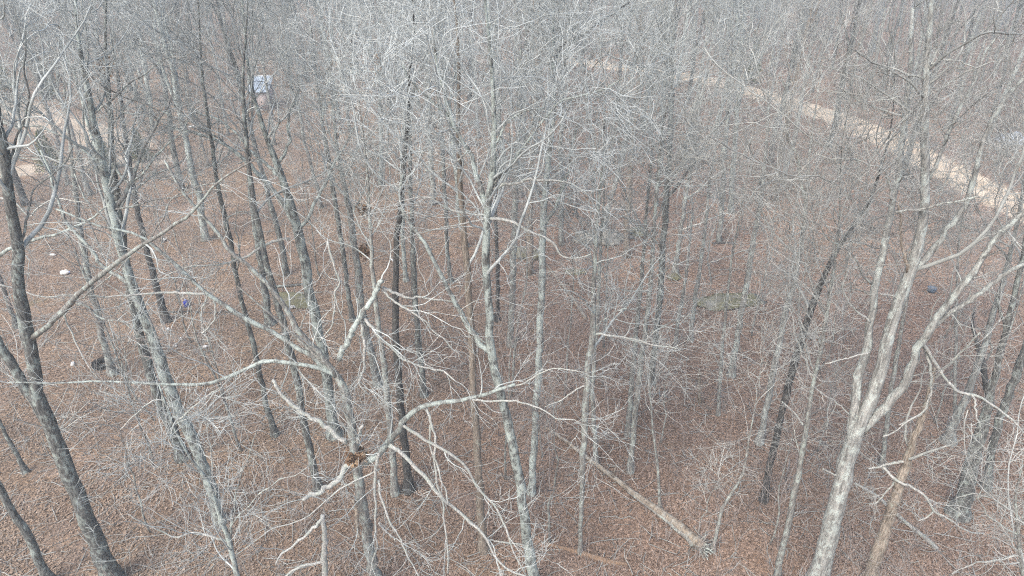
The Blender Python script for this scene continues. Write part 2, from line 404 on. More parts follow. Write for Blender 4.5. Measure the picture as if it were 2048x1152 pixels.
# ------------------------------------------------------------------ the trees traced from the photograph
def hero(name, label, m, pts, limbs=(), Y=None, nb=16, lo=.45, dens=1.0, twig='twig', cat='tree', top=True, lean=None, blen=(1.2, 3.2), flare=True, seed=None, thick=1.0, sides=12, up=.14):
    rng = np.random.default_rng(sum(ord(ch) for ch in label) * 131 + len(pts) if seed is None else seed)
    if Y is None: Y = ground_at(pts[0][0], pts[0][1])[1]
    P3 = [at(x, y, Y) for x, y, w in pts]
    R3 = [max(.012, w * .43 * depth_of(x, y, Y) / FPX) for x, y, w in pts]
    base = P3[0].copy()
    if base[2] > .05 or base[2] < -.3:                      # base outside the frame: carry the trunk down to the soil
        d = (P3[0] - P3[1]) / max(P3[1][2] - P3[0][2], .1)
        base = P3[0] + d * max(P3[0][2], 0) * 1.0; base[2] = 0
        P3.insert(0, base.copy()); R3.insert(0, R3[0] * 1.08)
    base[2] = 0
    P3.insert(0, base + np.array([0, 0, -.25])); R3.insert(0, R3[0])
    if top:
        d = norm(P3[-1] - P3[-2]); q = P3[-1]
        for k in range(3):
            d = norm(d + rng.normal(size=3) * .12 + np.array([0, 0, .1])); q = q + d * .8
            P3.append(q); R3.append(max(.006, R3[-1] * .62))
    n = 40
    tp, tr = resample(P3, R3, n)
    seg = np.linalg.norm(tp[-1] - tp[0])
    tp[2:-1] += rng.normal(size=(n - 3, 3)) * np.minimum(tr[2:-1, None] * .16, .02) * np.array([1, 1, 0])
    tr[1:-1] *= 1 + rng.normal(size=n - 2) * .035
    if flare:
        zz = np.clip(1 - tp[:, 2] / .55, 0, 1); tr *= 1 + .65 * zz ** 2
    root = thing(name, label, cat, base)
    g = Geo(); g.tubes(tp, tr, sides, cap=True)
    link("trunk", g.mesh("trunk", M[m], True, base), root)
    lp, lr = [], []
    for lb in list(limbs) + [q for k_, v_ in EXTRA.items() if k_ in label for q in v_]:
        lpts, w0, w1 = lb[0], lb[1], lb[2]
        lm = lb[3] if len(lb) > 3 and lb[3] else m
        dy = lb[4] if len(lb) > 4 else rng.uniform(-.35, .35)
        k = len(lpts)
        flat = np.array([at(x, y, Y) for x, y in lpts])
        s = np.concatenate([[0], np.cumsum(np.linalg.norm(np.diff(flat, axis=0), axis=1))])
        if len(lb) > 5: off0 = lb[5]
        else: off0 = 0.0
        ys = Y + off0 + s * dy
        q = np.array([at(x, y, yy) for (x, y), yy in zip(lpts, ys)])
        f = s / s[-1]
        rad = np.array([max(.008, (w0 + (w1 - w0) * ff) * .43 * depth_of(x, y, yy) / FPX) for ff, (x, y), yy in zip(f, lpts, ys)])
        lpp, lrr = resample(q, rad, 24)
        kk = rng.normal(size=(9, 3)) * min(.028, .011 * s[-1]) * (.35 if lrr[0] > .075 else 1); kk[0] = 0
        lpp += np.stack([np.interp(np.linspace(0, 8, 24), np.arange(9), kk[:, c]) for c in range(3)], 1)
        lpp[1:] += rng.normal(size=(23, 3)) * np.minimum(lrr[1:, None] * .3, .018)
        lrr[1:] *= 1 + rng.normal(size=23) * (.08 if lrr[0] < .075 else .03)
        gg = Geo(); gg.tubes(lpp, lrr, 9, cap=True)
        link("branch", gg.mesh("branch", M[lm], True, base), root)
        a, b = resample(lpp, lrr, 14)
        lp.append(a); lr.append(b)
    # unseen-by-hand crown: side branches from the upper trunk and twigs on everything
    tpp, trr = tp[None], tr[None]
    g = Geo()
    have = False
    lo = lo + .45 * (.98 - lo) * .55; nb = int(round(nb * (.8 if Y < 19 else .62))); dens *= .9 if Y < 19 else .66
    if nb >= 10:
        pb, rb = grow(rng, tpp, trr, (2 + nb // 8) if Y < 19 else 1, lo - .12, .9, .55, 1.0, 2.6, 5.2, 14, up * .8, .13, .45, .07, .01, .3)
        g.tubes(pb, rb, 6); lp += list(pb); lr += list(rb)
        ps, rs = grow(rng, pb, rb, 3, .25, .95, .45, 1.0, .9, 2.2, 14, up * .6, .17, .55, .03, .006, .3)
        g.tubes(ps, rs, 5); lp += list(ps); lr += list(rs)
    if nb > 0:
        p1, r1 = grow(rng, tpp, trr, nb, lo, .98, .55, 1.1, blen[0], blen[1], 14, up, .17, .4, .042, .007, .35)
        g.tubes(p1, r1, 5)
        lp += list(p1); lr += list(r1); have = True
    if lp and dens > 0:
        twig_levels(rng, g, np.array(lp), np.array(lr), dens, .05, 1.0, thick, True, True); have = True
    if have: link("crown", g.mesh("crown", M[twig], True, base), root)
    return root, Y

T = "bare_tree"
EXTRA = {   # thinner branches read off the photograph, by a phrase of the tree's label
 "thick dark oak": [([(128, 627), (143, 671), (167, 717), (197, 761)], 4, 2, 'bone', -.2), ([(152, 606), (200, 634), (250, 647), (290, 677), (310, 714)], 5, 2, 'grey', -.2),
    ([(262, 512), (215, 560), (170, 590), (150, 600)], 2, 4, 'grey', .0), ([(300, 484), (330, 430), (345, 395), (400, 370), (470, 365)], 4, 2, 'grey', .2),
    ([(35, 500), (60, 420), (75, 370), (120, 340), (150, 290)], 6, 3, 'grey', .2), ([(12, 330), (40, 260), (60, 200), (40, 130), (52, 80)], 6, 3, 'dark', .2)],
 "reaching over the clearing": [([(-52, 300), (10, 312), (115, 322), (170, 316), (265, 333), (360, 366)], 5, 2, 'grey', .0), ([(-50, 200), (10, 190), (60, 200), (110, 165), (160, 120)], 5, 2, 'grey', .1),
    ([(-52, 380), (30, 400), (60, 440), (75, 415), (120, 395), (190, 410)], 5, 2, 'bone', .0)],
 "big ridged tree": [([(225, 420), (300, 400), (365, 390), (420, 378), (470, 382)], 5, 2, 'grey', -.1), ([(205, 330), (170, 300), (120, 270), (90, 255), (30, 250)], 6, 2, 'lichen', .0),
    ([(165, 130), (210, 178), (260, 200), (330, 225), (400, 260)], 4, 2, 'dark', -.1), ([(185, 230), (240, 180), (285, 150), (330, 120), (400, 95)], 5, 2, 'grey', .1), ([(240, 490), (200, 430), (170, 400), (150, 350)], 6, 3, 'grey', .1)],
 "close against the ridged": [([(226, 330), (262, 375), (277, 353), (323, 300), (367, 265), (385, 220)], 7, 3, 'lichen', .0), ([(218, 210), (250, 225), (310, 232), (380, 245)], 4, 2, 'grey', .0)],
 "stout lichen-streaked": [([(600, 470), (560, 395), (512, 342), (480, 313), (450, 287), (410, 273), (380, 262), (330, 255)], 13, 4, 'lichen', .1), ([(555, 330), (580, 280), (575, 230), (600, 180)], 7, 3, 'lichen', .1), ([(450, 287), (400, 255), (355, 218), (330, 190)], 5, 2, 'grey', .0, .5)],
 "pale broken-limbed": [([(418, 588), (365, 586), (310, 584), (240, 594), (180, 592)], 7, 3, 'bone', -.1, .2), ([(420, 586), (433, 620), (430, 642), (405, 667)], 5, 3, 'bone', -.1, .2), ([(416, 590), (402, 620), (404, 645)], 4, 2, 'bone', -.1, .2),
    ([(480, 745), (440, 770), (420, 800), (390, 830), (350, 845)], 4, 2, 'bone', -.1, -.2), ([(340, 768), (320, 790), (330, 830), (345, 880), (360, 905)], 4, 2, 'bone', -.1, -.3), ([(592, 731), (610, 760), (640, 775)], 4, 2, 'bone', -.2)],
 "dark thin trunk right of the stout": [([(640, 220), (649, 143), (689, 103), (719, 50), (739, 20)], 7, 3, 'brown', .1), ([(642, 230), (672, 187), (682, 173)], 5, 3, 'grey', .1), ([(645, 240), (652, 163), (702, 140), (752, 142), (812, 167)], 5, 2, 'lichen', -.1), ([(650, 280), (675, 190), (700, 193), (725, 188)], 4, 2, 'bone', -.1), ([(655, 300), (645, 320), (702, 347), (765, 377)], 4, 3, 'bone', -.1)],
 "broad pale-grey trunk behind": [([(690, 385), (705, 350), (745, 340), (769, 343)], 4, 2, 'bone', -.1), ([(700, 430), (730, 380), (745, 330), (760, 280)], 5, 2, 'grey', .1)],
 "tall lichen-green": [([(972, 432), (900, 420), (862, 394), (802, 397), (792, 411)], 6, 2, 'bone', -.2), ([(990, 290), (1010, 250), (1040, 225), (1090, 215)], 6, 3, 'lichen', -.1), ([(935, 300), (905, 330), (880, 345), (850, 340)], 4, 2, 'grey', -.1)],
 "straight blue-grey": [([(1105, 125), (1117, 95), (1157, 73), (1210, 37), (1254, 3)], 7, 4, 'black', -.1), ([(1110, 230), (1150, 190), (1190, 130), (1230, 95)], 5, 2, 'grey', -.1)],
 "slim grey trunk right of the mossy": [([(1368, 400), (1390, 383), (1457, 333), (1490, 307), (1504, 273)], 5, 3, 'bone', -.1), ([(1362, 460), (1407, 444), (1451, 426), (1467, 434)], 5, 2, 'bone', -.1)],
 "nearest of the group": [([(1291, 671), (1351, 637), (1431, 617)], 4, 2, 'grey', -.1), ([(1300, 560), (1351, 527), (1400, 520)], 4, 2, 'grey', -.1), ([(1300, 580), (1274, 582), (1214, 577)], 4, 2, 'bone', -.1)],
 "big pale shaggy": [([(1856, 130), (1879, 120), (1919, 120), (1949, 137)], 5, 3, 'bone', -.1), ([(1803, 233), (1763, 217), (1723, 207), (1679, 172)], 5, 3, 'bone', -.2), ([(1783, 400), (1769, 340), (1753, 327), (1686, 320), (1636, 307)], 6, 3, 'bone', -.2),
    ([(1743, 568), (1696, 494), (1653, 471), (1589, 417)], 5, 2, 'grey', -.2), ([(1815, 240), (1799, 190), (1776, 203), (1736, 203)], 4, 2, 'bone', -.2), ([(1740, 645), (1706, 614), (1683, 577), (1699, 531), (1699, 501)], 5, 3, 'bone', -.2)],
 "thin grey straight tree just left": [([(1629, 757), (1609, 717), (1589, 667), (1583, 617)], 6, 3, 'bone', -.1), ([(1640, 690), (1626, 644), (1603, 611)], 4, 2, 'bone', -.1), ([(1650, 650), (1666, 561), (1646, 527), (1633, 481)], 4, 2, 'bone', -.1)],
 "pale wide-footed": [([(1612, 400), (1599, 327), (1579, 283), (1569, 217), (1560, 150)], 8, 3, 'grey', .1)],
}
# --- left
hero(T, "thick dark oak trunk with one long limb slanting up across the others", 'dark',
     [(226, 1165, 42), (200, 1100, 38), (165, 1010, 34), (130, 935, 32), (98, 850, 30), (73, 788, 29), (62, 700, 28), (48, 640, 28), (42, 584, 27), (33, 500, 25), (25, 430, 24), (10, 320, 22), (-15, 180, 18), (-30, 60, 13)],
     [([(66, 674), (110, 644), (150, 600), (200, 557), (250, 517), (300, 484), (350, 450), (390, 424), (420, 387), (455, 350), (500, 318)], 15, 4, 'grey', -.2),
      ([(86, 818), (55, 785), (30, 745), (5, 695), (-40, 610), (-70, 500)], 24, 14, 'dark', .1)], nb=12, lo=.55, dens=.7, sides=16)
hero(T, "lichen-flecked tree reaching over the clearing with a branch across the littered ground", 'lichen',
     [(-95, 900, 22), (-85, 700, 20), (-60, 560, 17), (-55, 400, 14), (-50, 200, 10)],
     [([(-60, 545), (0, 514), (43, 490), (100, 474), (150, 455), (183, 444), (215, 415), (240, 402)], 10, 4, 'lichen', -.1),
      ([(-57, 560), (0, 565), (40, 585), (90, 592), (140, 590), (190, 592)], 5, 2, 'bone', .1),
      ([(-52, 232), (0, 242), (40, 258), (75, 280), (112, 302), (128, 318)], 9, 4, 'grey', -.1),
      ([(-50, 300), (20, 310), (80, 312), (120, 322), (170, 350)], 5, 2, 'grey', .0)], nb=14, lo=.35, dens=.8)
hero(T, "slim dark trunk leaning left, between the thick oak and the silver sapling's near side", 'dark',
     [(102, 1165, 22), (85, 1135, 20), (55, 1070, 19), (30, 1030, 17), (5, 990, 16), (-25, 930, 15), (-60, 840, 12)], nb=4, lo=.6, dens=.5)
hero(T, "thin dark leaning pole of a tree left of the thick oak", 'dark',
     [(53, 945, 11), (25, 895, 10), (5, 855, 8), (-20, 800, 7), (-50, 720, 5)], nb=4, lo=.5, dens=.5)
hero(T, "big ridged tree with a mossy knot, second thick trunk right of the tyre", 'mottled',
     [(443, 1045, 22), (425, 985, 24), (400, 915, 26), (370, 850, 27), (340, 785, 26), (318, 700, 25), (290, 640, 22), (262, 570, 21), (240, 490, 20), (225, 420, 20), (205, 330, 17), (185, 230, 14), (165, 130, 11), (150, 40, 8)],
     [([(262, 570), (215, 545), (180, 500), (130, 440), (110, 380), (80, 300)], 10, 4, 'lichen', .2),
      ([(225, 420), (260, 360), (280, 300), (323, 250), (345, 180)], 10, 4, 'grey', .2),
      ([(318, 700), (308, 655), (280, 610), (250, 585), (190, 560)], 5, 2, 'bone', -.2)], nb=18, lo=.5)
hero(T, "dark trunk standing close against the ridged tree with a mossy knot", 'dark',
     [(366, 918, 27), (345, 860, 25), (322, 810, 22), (300, 740, 21), (280, 670, 19), (262, 600, 18), (250, 520, 17), (238, 430, 16), (226, 330, 14), (218, 200, 11), (210, 80, 7)],
     [([(226, 330), (200, 300), (170, 240), (150, 160), (120, 80)], 8, 3, 'lichen', .2)], nb=18, lo=.45)
hero(T, "straight blackish trunk left of the blue jug", 'black',
     [(334, 642, 19), (320, 600, 16), (300, 524, 14), (277, 434, 12), (267, 384, 12), (258, 320, 10), (248, 250, 9), (235, 150, 7)], nb=14, lo=.5)
hero(T, "grey trunk rising right beside the tyre", 'grey',
     [(226, 748, 16), (207, 684, 15), (190, 610, 14), (175, 540, 13), (160, 460, 12), (150, 380, 10), (140, 290, 8), (130, 200, 5)], nb=14, lo=.45)
hero(T, "thin dark trunk behind the thick oak, near the white jug", 'dark',
     [(35, 655, 11), (15, 600, 10), (-5, 540, 9), (-20, 450, 6)], nb=6, lo=.5)
hero(T, "thin dark trunk between the mossy-knot tree and the limbs of the broken tree", 'dark',
     [(551, 872, 14), (535, 820, 13), (522, 768, 12), (505, 680, 12), (485, 610, 11), (470, 530, 11), (452, 440, 11), (437, 384, 10), (425, 300, 9), (410, 200, 7), (400, 100, 5)],
     [([(474, 540), (480, 500), (470, 450), (474, 410)], 5, 2, 'bone', -.2), ([(452, 440), (480, 422), (510, 428), (545, 440)], 4, 2, 'bone', -.2)], nb=16, lo=.5)
hero(T, "dark straight trunk whose foot stands left of the leaf-nest tree", 'dark',
     [(638, 980, 18), (620, 905, 17), (605, 830, 16), (592, 751, 16), (572, 667, 15), (550, 590, 15), (530, 520, 14), (515, 440, 13), (500, 360, 11), (490, 250, 9), (484, 150, 6)], nb=18, lo=.5)
hero(T, "dark trunk just left of the two mossy logs", 'dark',
     [(541, 648, 19), (530, 590, 16), (518, 500, 14), (505, 420, 12), (498, 340, 10), (490, 240, 7)], nb=14, lo=.5)
hero(T, "stout lichen-streaked leaning trunk behind the two pale limbs of the leaf-nest tree", 'mottled',
     [(669, 872, 26), (660, 800, 24), (648, 720, 23), (630, 630, 23), (612, 540, 22), (597, 460, 22), (580, 400, 19), (555, 330, 15), (530, 270, 12), (505, 190, 8), (490, 90, 6)],
     [([(558, 350), (500, 300), (470, 262), (430, 240), (380, 215)], 9, 3, 'lichen', .1),
      ([(597, 460), (640, 400), (655, 350), (690, 290), (720, 230)], 9, 3, 'lichen', .2),
      ([(580, 478), (545, 480), (512, 502), (480, 520), (440, 532), (380, 535), (310, 560)], 7, 2.5, 'bone', -.3)], nb=16, lo=.55)
# --- the broken tree in the middle foreground
hero(T, "pale broken-limbed tree holding the ball of dry leaves in its fork", 'grey',
     [(752, 1175, 26), (740, 1110, 25), (729, 1030, 24), (718, 960, 22), (708, 900, 21), (700, 830, 20), (692, 790, 20), (682, 757, 18), (668, 742, 12)],
     [([(680, 757), (640, 728), (600, 702), (556, 672), (512, 647), (450, 610), (400, 574), (347, 531), (300, 491), (253, 461), (183, 444), (110, 420)], 14, 4, 'lichen', .05),
      ([(672, 752), (650, 725), (632, 707), (605, 657), (579, 624), (545, 584), (512, 552), (467, 501), (430, 464), (400, 430), (360, 380), (330, 320)], 15, 5, 'grey', -.05),
      ([(684, 762), (645, 734), (592, 731), (539, 724), (512, 734), (480, 745), (430, 765), (395, 772), (340, 768), (270, 765), (215, 760), (120, 765), (20, 764)], 11, 2.5, 'lichen', -.12),
      ([(678, 720), (699, 671), (729, 627), (748, 595), (762, 556)], 14, 11, 'lichen', -.05),
      ([(725, 637), (729, 700), (731, 736), (718, 757), (722, 775), (738, 790)], 8, 4, 'bone', -.1),
      ([(722, 632), (759, 674), (799, 714), (832, 731), (879, 746), (915, 760)], 7, 3, 'bone', -.25),
      ([(765, 575), (800, 590), (822, 594), (882, 596), (910, 605)], 8, 3, 'bone', .1),
      ([(764, 580), (795, 605), (830, 628), (870, 662), (905, 690), (925, 712)], 6, 2.5, 'bone', -.1),
      ([(655, 482), (668, 510), (672, 545), (684, 562), (672, 585), (668, 640), (645, 680)], 5, 3, 'bone', -.1),
      ([(692, 886), (655, 861), (625, 835), (585, 808), (562, 783), (543, 757)], 12, 8, 'bone', .1),
      ([(712, 922), (699, 925), (682, 955), (652, 978), (620, 992), (605, 1001)], 15, 9, 'bone', -.3),
      ([(710, 915), (712, 901), (715, 878), (725, 851)], 9, 7, 'bone', -.1),
      ([(714, 925), (740, 918), (759, 908), (775, 885), (795, 865), (812, 835), (835, 818), (879, 805), (915, 803), (945, 796), (995, 781), (1030, 770)], 17, 7, 'lichen', -.12),
      ([(778, 890), (812, 911), (839, 948), (865, 975), (895, 1001), (925, 1035), (962, 1065), (979, 1095), (992, 1121), (1024, 1138), (1060, 1160)], 10, 4, 'bone', -.18, -.2),
      ([(962, 1065), (979, 1078), (1024, 1088), (1060, 1092)], 5, 2.5, 'bone', -.2, -.6),
      ([(806, 850), (835, 868), (862, 881), (912, 911), (945, 948), (969, 988), (992, 1008), (1012, 1061), (1024, 1101), (1050, 1150)], 8, 3, 'bone', -.25, -.2),
      ([(852, 812), (859, 835), (872, 878), (875, 928), (889, 968), (895, 1010)], 7, 3, 'bone', -.2, -.2),
      ([(860, 850), (870, 930), (874, 985), (885, 1028), (897, 1078), (900, 1150)], 5, 3.5, 'bone', -.25, -.2),
      ([(759, 905), (755, 955), (750, 1001), (753, 1041), (758, 1085), (745, 1121), (741, 1155)], 8, 3, 'bone', -.2, -.1),
      ([(756, 960), (765, 1001), (795, 1061), (812, 1105), (839, 1160)], 6, 3, 'bone', -.25, -.2),
      ([(757, 1046), (772, 1062), (790, 1079)], 5, 4, 'bone', -.1, -.3),
      ([(706, 1000), (713, 1020), (716, 1050), (718, 1078)], 7, 9, 'tanwood', -.2, -.3),
      ([(945, 800), (985, 800), (1024, 805), (1075, 818), (1140, 838), (1172, 858), (1200, 888)], 5, 2, 'bone', -.2, -.7),
      ([(759, 938), (700, 968), (655, 1000), (600, 1040), (540, 1060), (470, 1110)], 4, 2, 'bone', -.3, -.1)], nb=0, dens=.95, sides=16, twig='twig')
hero("broken_snag", "pale snapped-off stub with two drooping white branches below the leaf nest", 'bone',
     [(652, 1175, 15), (648, 1118, 14), (650, 1068, 12), (645, 1031, 10)],
     [([(646, 1032), (622, 1061), (592, 1085), (562, 1105), (549, 1131)], 8, 4, 'bone', -.1),
      ([(646, 1122), (605, 1131), (575, 1151), (540, 1190)], 7, 4, 'bone', -.1)], Y=9.6, nb=0, dens=.5, top=False, cat='dead tree')
# --- centre
hero(T, "tall pale-brown smooth trunk left of the lichen-green forked tree", 'brown',
     [(968, 1100, 22), (962, 1030, 19), (956, 930, 18), (950, 830, 17), (945, 751, 17), (939, 601, 16), (932, 517, 16), (926, 440, 14), (918, 350, 12), (915, 250, 10), (918, 150, 8), (915, 60, 6)], nb=18, lo=.55, twig='twigblue')
hero(T, "tall lichen-green forked tree with long white branches right of the leaf nest", 'mottled',
     [(1074, 1180, 25), (1058, 1090, 24), (1044, 1001, 23), (1030, 910, 22), (1012, 830, 21), (995, 760, 20), (982, 690, 20), (978, 617, 19), (970, 520, 18), (972, 430, 17), (985, 360, 14), (990, 260, 12), (985, 150, 9), (975, 50, 7)],
     [([(980, 705), (959, 691), (939, 644), (909, 584), (882, 534), (862, 494), (825, 454), (805, 415), (800, 350)], 14, 6, 'lichen', .1),
      ([(972, 432), (957, 350), (932, 290), (912, 262), (889, 200), (876, 140), (868, 60)], 13, 6, 'lichen', .1),
      ([(912, 262), (889, 225), (845, 187), (822, 165), (806, 130)], 7, 3, 'lichen', -.2, .3),
      ([(978, 437), (1024, 442), (1057, 461), (1097, 481), (1124, 507), (1150, 511), (1180, 509)], 8, 3, 'bone', -.1),
      ([(978, 437), (935, 442), (912, 449), (845, 464), (800, 480)], 5, 2, 'bone', -.15),
      ([(988, 378), (1024, 365), (1074, 360), (1114, 362), (1150, 370), (1176, 385)], 8, 3, 'bone', -.2),
      ([(985, 370), (1020, 330), (1050, 290), (1085, 240), (1130, 205), (1200, 180), (1260, 150)], 7, 3, 'lichen', -.2),
      ([(980, 690), (955, 670), (930, 650), (920, 620), (950, 600)], 4, 2, 'bone', -.3),
      ([(1000, 780), (1040, 770), (1090, 740), (1140, 735), (1190, 755)], 4, 2, 'bone', -.3)], nb=22, lo=.5, dens=1.1, twig='twigblue', sides=16)
hero(T, "straight blue-grey lichen trunk right of the forked tree, forking high", 'lichen',
     [(1062, 988, 16), (1068, 880, 16), (1077, 751, 16), (1081, 660, 16), (1083, 560, 16), (1086, 450, 16), (1090, 384, 14), (1098, 320, 12), (1110, 230, 9), (1105, 120, 7)],
     [([(1086, 455), (1100, 435), (1125, 380), (1140, 335), (1150, 260)], 9, 4, 'lichen', .1)], nb=18, lo=.5, twig='twigblue')
hero(T, "pale straight trunk seen through the forked tree's white branches", 'grey',
     [(1022, 692, 15), (1024, 600, 15), (1027, 500, 15), (1030, 400, 14), (1036, 300, 12), (1040, 200, 9), (1042, 100, 6)], nb=14, lo=.5, twig='twigblue')
hero(T, "double-looking pale trunk above the fallen log, with a white side branch", 'grey',
     [(1160, 1108, 9), (1163, 1000, 11), (1167, 900, 14), (1171, 800, 16), (1177, 730, 16), (1184, 660, 14), (1187, 584, 11), (1190, 500, 9), (1195, 430, 7), (1205, 340, 5)],
     [([(1180, 668), (1215, 670), (1241, 674), (1281, 679), (1304, 689), (1357, 696)], 6, 2, 'bone', -.2),
      ([(1186, 655), (1211, 637), (1237, 617), (1275, 622)], 5, 2, 'twigdark' if False else 'grey', -.1),
      ([(1176, 770), (1150, 780), (1120, 800), (1090, 815)], 4, 2, 'bone', -.2)], nb=26, lo=.42, dens=1.0, blen=(1.2, 3.4))
hero(T, "slim trunk tight behind the double-looking pale trunk", 'grey',
     [(1192, 928, 10), (1188, 850, 10), (1184, 780, 10), (1190, 700, 9), (1196, 620, 8), (1200, 520, 7), (1206, 420, 5)], nb=12, lo=.5)
hero(T, "dark-topped trunk, rightmost of the group of three in the clearing's middle", 'dark',
     [(1303, 767, 15), (1311, 684, 14), (1321, 584, 14), (1326, 484, 14), (1332, 400, 15), (1338, 320, 13), (1343, 220, 11), (1345, 130, 8), (1348, 40, 5)],
     [([(1332, 400), (1360, 360), (1390, 320), (1425, 265), (1460, 220)], 8, 4, 'black', -.1), ([(1326, 500), (1290, 460), (1260, 440), (1200, 430)], 5, 2, 'grey', -.1)], nb=18, lo=.5)
hero(T, "grey trunk, nearest of the group of three in the clearing's middle", 'grey',
     [(1260, 944, 13), (1268, 850, 13), (1277, 768, 13), (1287, 690, 12), (1298, 600, 11), (1306, 500, 10), (1310, 420, 8), (1318, 330, 6)], nb=18, lo=.45)
hero(T, "slender grey trunk, leftmost of the group of three in the clearing's middle", 'grey',
     [(1256, 870, 13), (1262, 780, 12), (1270, 690, 11), (1278, 610, 10), (1286, 520, 9), (1292, 440, 7), (1300, 350, 5)], nb=16, lo=.45)
hero(T, "pale smooth tree leaning right behind the mossy stones", 'pale',
     [(1206, 458, 13), (1218, 410, 13), (1232, 360, 12), (1245, 310, 11), (1257, 260, 10), (1272, 210, 9), (1287, 160, 8), (1305, 110, 6), (1320, 65, 5)], nb=12, lo=.5, twig='twigwarm')
hero(T, "slim grey trunk right of the mossy stones", 'grey',
     [(1350, 545, 12), (1356, 500, 11), (1363, 450, 10), (1371, 394, 10), (1385, 320, 8), (1395, 250, 6)], nb=14, lo=.45, twig='twigwarm')
hero(T, "thin grey trunk left of the long mossy ledge", 'grey',
     [(1380, 682, 11), (1388, 610, 10), (1398, 550, 9), (1406, 490, 8), (1413, 430, 7), (1420, 350, 6)], nb=14, lo=.45, twig='twigwarm')
hero(T, "thin grey trunk between the group of three and the mossy ledge", 'grey',
     [(1350, 697, 10), (1356, 640, 9), (1366, 590, 8), (1376, 520, 6), (1384, 440, 4)], nb=12, lo=.4)
hero(T, "straight grey trunk standing at the right end of the long mossy ledge", 'grey',
     [(1462, 752, 15), (1470, 700, 13), (1480, 640, 13), (1493, 570, 13), (1506, 490, 12), (1520, 410, 11), (1528, 340, 9), (1535, 270, 7)],
     [([(1500, 500), (1470, 505), (1440, 520), (1420, 525)], 3, 2, 'bone', -.2)], nb=16, lo=.5, twig='twigwarm')
hero(T, "very thin straight trunk crossing in front of the long mossy ledge", 'grey',
     [(1436, 830, 8), (1441, 744, 8), (1447, 667, 7), (1455, 591, 6), (1464, 510, 5)], nb=10, lo=.5, dens=.7)
hero("tree_stump", "short pale tan standing stub without branches, right of the grey trunks", 'tanwood',
     [(1400, 808, 8), (1399, 775, 7), (1398, 738, 6)], nb=0, dens=0, top=False, cat='stump', flare=False)
hero(T, "thin leaning stem rising from beside the fallen log's root end", 'grey',
     [(1425, 1104, 9), (1444, 1015, 8), (1461, 991, 7), (1487, 948, 6), (1494, 901, 5), (1505, 840, 3)], nb=10, lo=.4, dens=.8, twig='twigwarm', blen=(.6, 1.8))
hero(T, "very thin upright stem above the middle of the fallen log", 'grey',
     [(1320, 1020, 7), (1316, 935, 6), (1305, 860, 5), (1300, 790, 4)], nb=10, lo=.4, dens=.8, twig='twigwarm', blen=(.6, 1.8))
# --- right
hero(T, "big pale shaggy-barked tree that splits into four rising stems", 'pale',
     [(1634, 1172, 44), (1650, 1100, 41), (1669, 1018, 39), (1693, 935, 38), (1706, 885, 37), (1716, 850, 30), (1740, 801, 28), (1762, 740, 28), (1776, 667, 28), (1799, 601, 27), (1819, 544, 26), (1834, 500, 22), (1846, 451, 21), (1856, 384, 19), (1850, 333, 20), (1849, 200, 17), (1856, 100, 15), (1863, 20, 12), (1868, -60, 8)],
     [([(1700, 905), (1703, 835), (1716, 768), (1726, 734), (1739, 651), (1753, 567), (1766, 484), (1783, 417), (1798, 345), (1812, 240), (1820, 120), (1826, 20)], 23, 10, 'pale', .08),
      ([(1722, 862), (1745, 838), (1769, 820), (1803, 778), (1815, 748), (1843, 684), (1886, 624), (1909, 584), (1949, 537), (1986, 484), (2026, 445), (2060, 415), (2100, 370)], 24, 11, 'pale', -.08),
      ([(1822, 548), (1836, 535), (1869, 491), (1896, 454), (1936, 411), (1950, 340), (1990, 230), (2048, 150), (2100, 80)], 16, 8, 'pale', .08),
      ([(1846, 684), (1880, 640), (1913, 617), (1953, 591), (1996, 561), (2023, 541), (2060, 522)], 13, 10, 'pale', -.12, -.1),
      ([(1843, 680), (1848, 690), (1863, 717), (1893, 767), (1913, 785), (1943, 788), (1996, 818), (2048, 865)], 9, 4, 'bone', -.15),
      ([(1943, 788), (1953, 828), (1960, 850), (1963, 875)], 5, 3, 'bone', -.15, -.6),
      ([(1848, 692), (1860, 740), (1862, 790), (1850, 830), (1815, 840), (1797, 865), (1770, 872)], 7, 3, 'bone', -.2),
      ([(1790, 425), (1840, 420), (1890, 405), (1940, 395), (1975, 395)], 6, 3, 'grey', -.3),
      ([(1800, 598), (1780, 590), (1760, 588)], 4, 3, 'bone', -.2),
      ([(1738, 705), (1700, 715), (1650, 728)], 4, 2.5, 'bone', -.2),
      ([(1815, 545), (1806, 500), (1800, 450), (1796, 410)], 8, 4, 'brown', .1),
      ([(1860, 360), (1900, 270), (1925, 200), (1960, 130), (2000, 60)], 9, 5, 'pale', .1),
      ([(1700, 830), (1675, 808), (1650, 790), (1622, 770)], 4, 2, 'bone', -.2),
      ([(1684, 955), (1665, 948), (1645, 938)], 5, 3, 'bone', -.2)], nb=16, lo=.55, dens=.65, twig='twigwarm', sides=20)
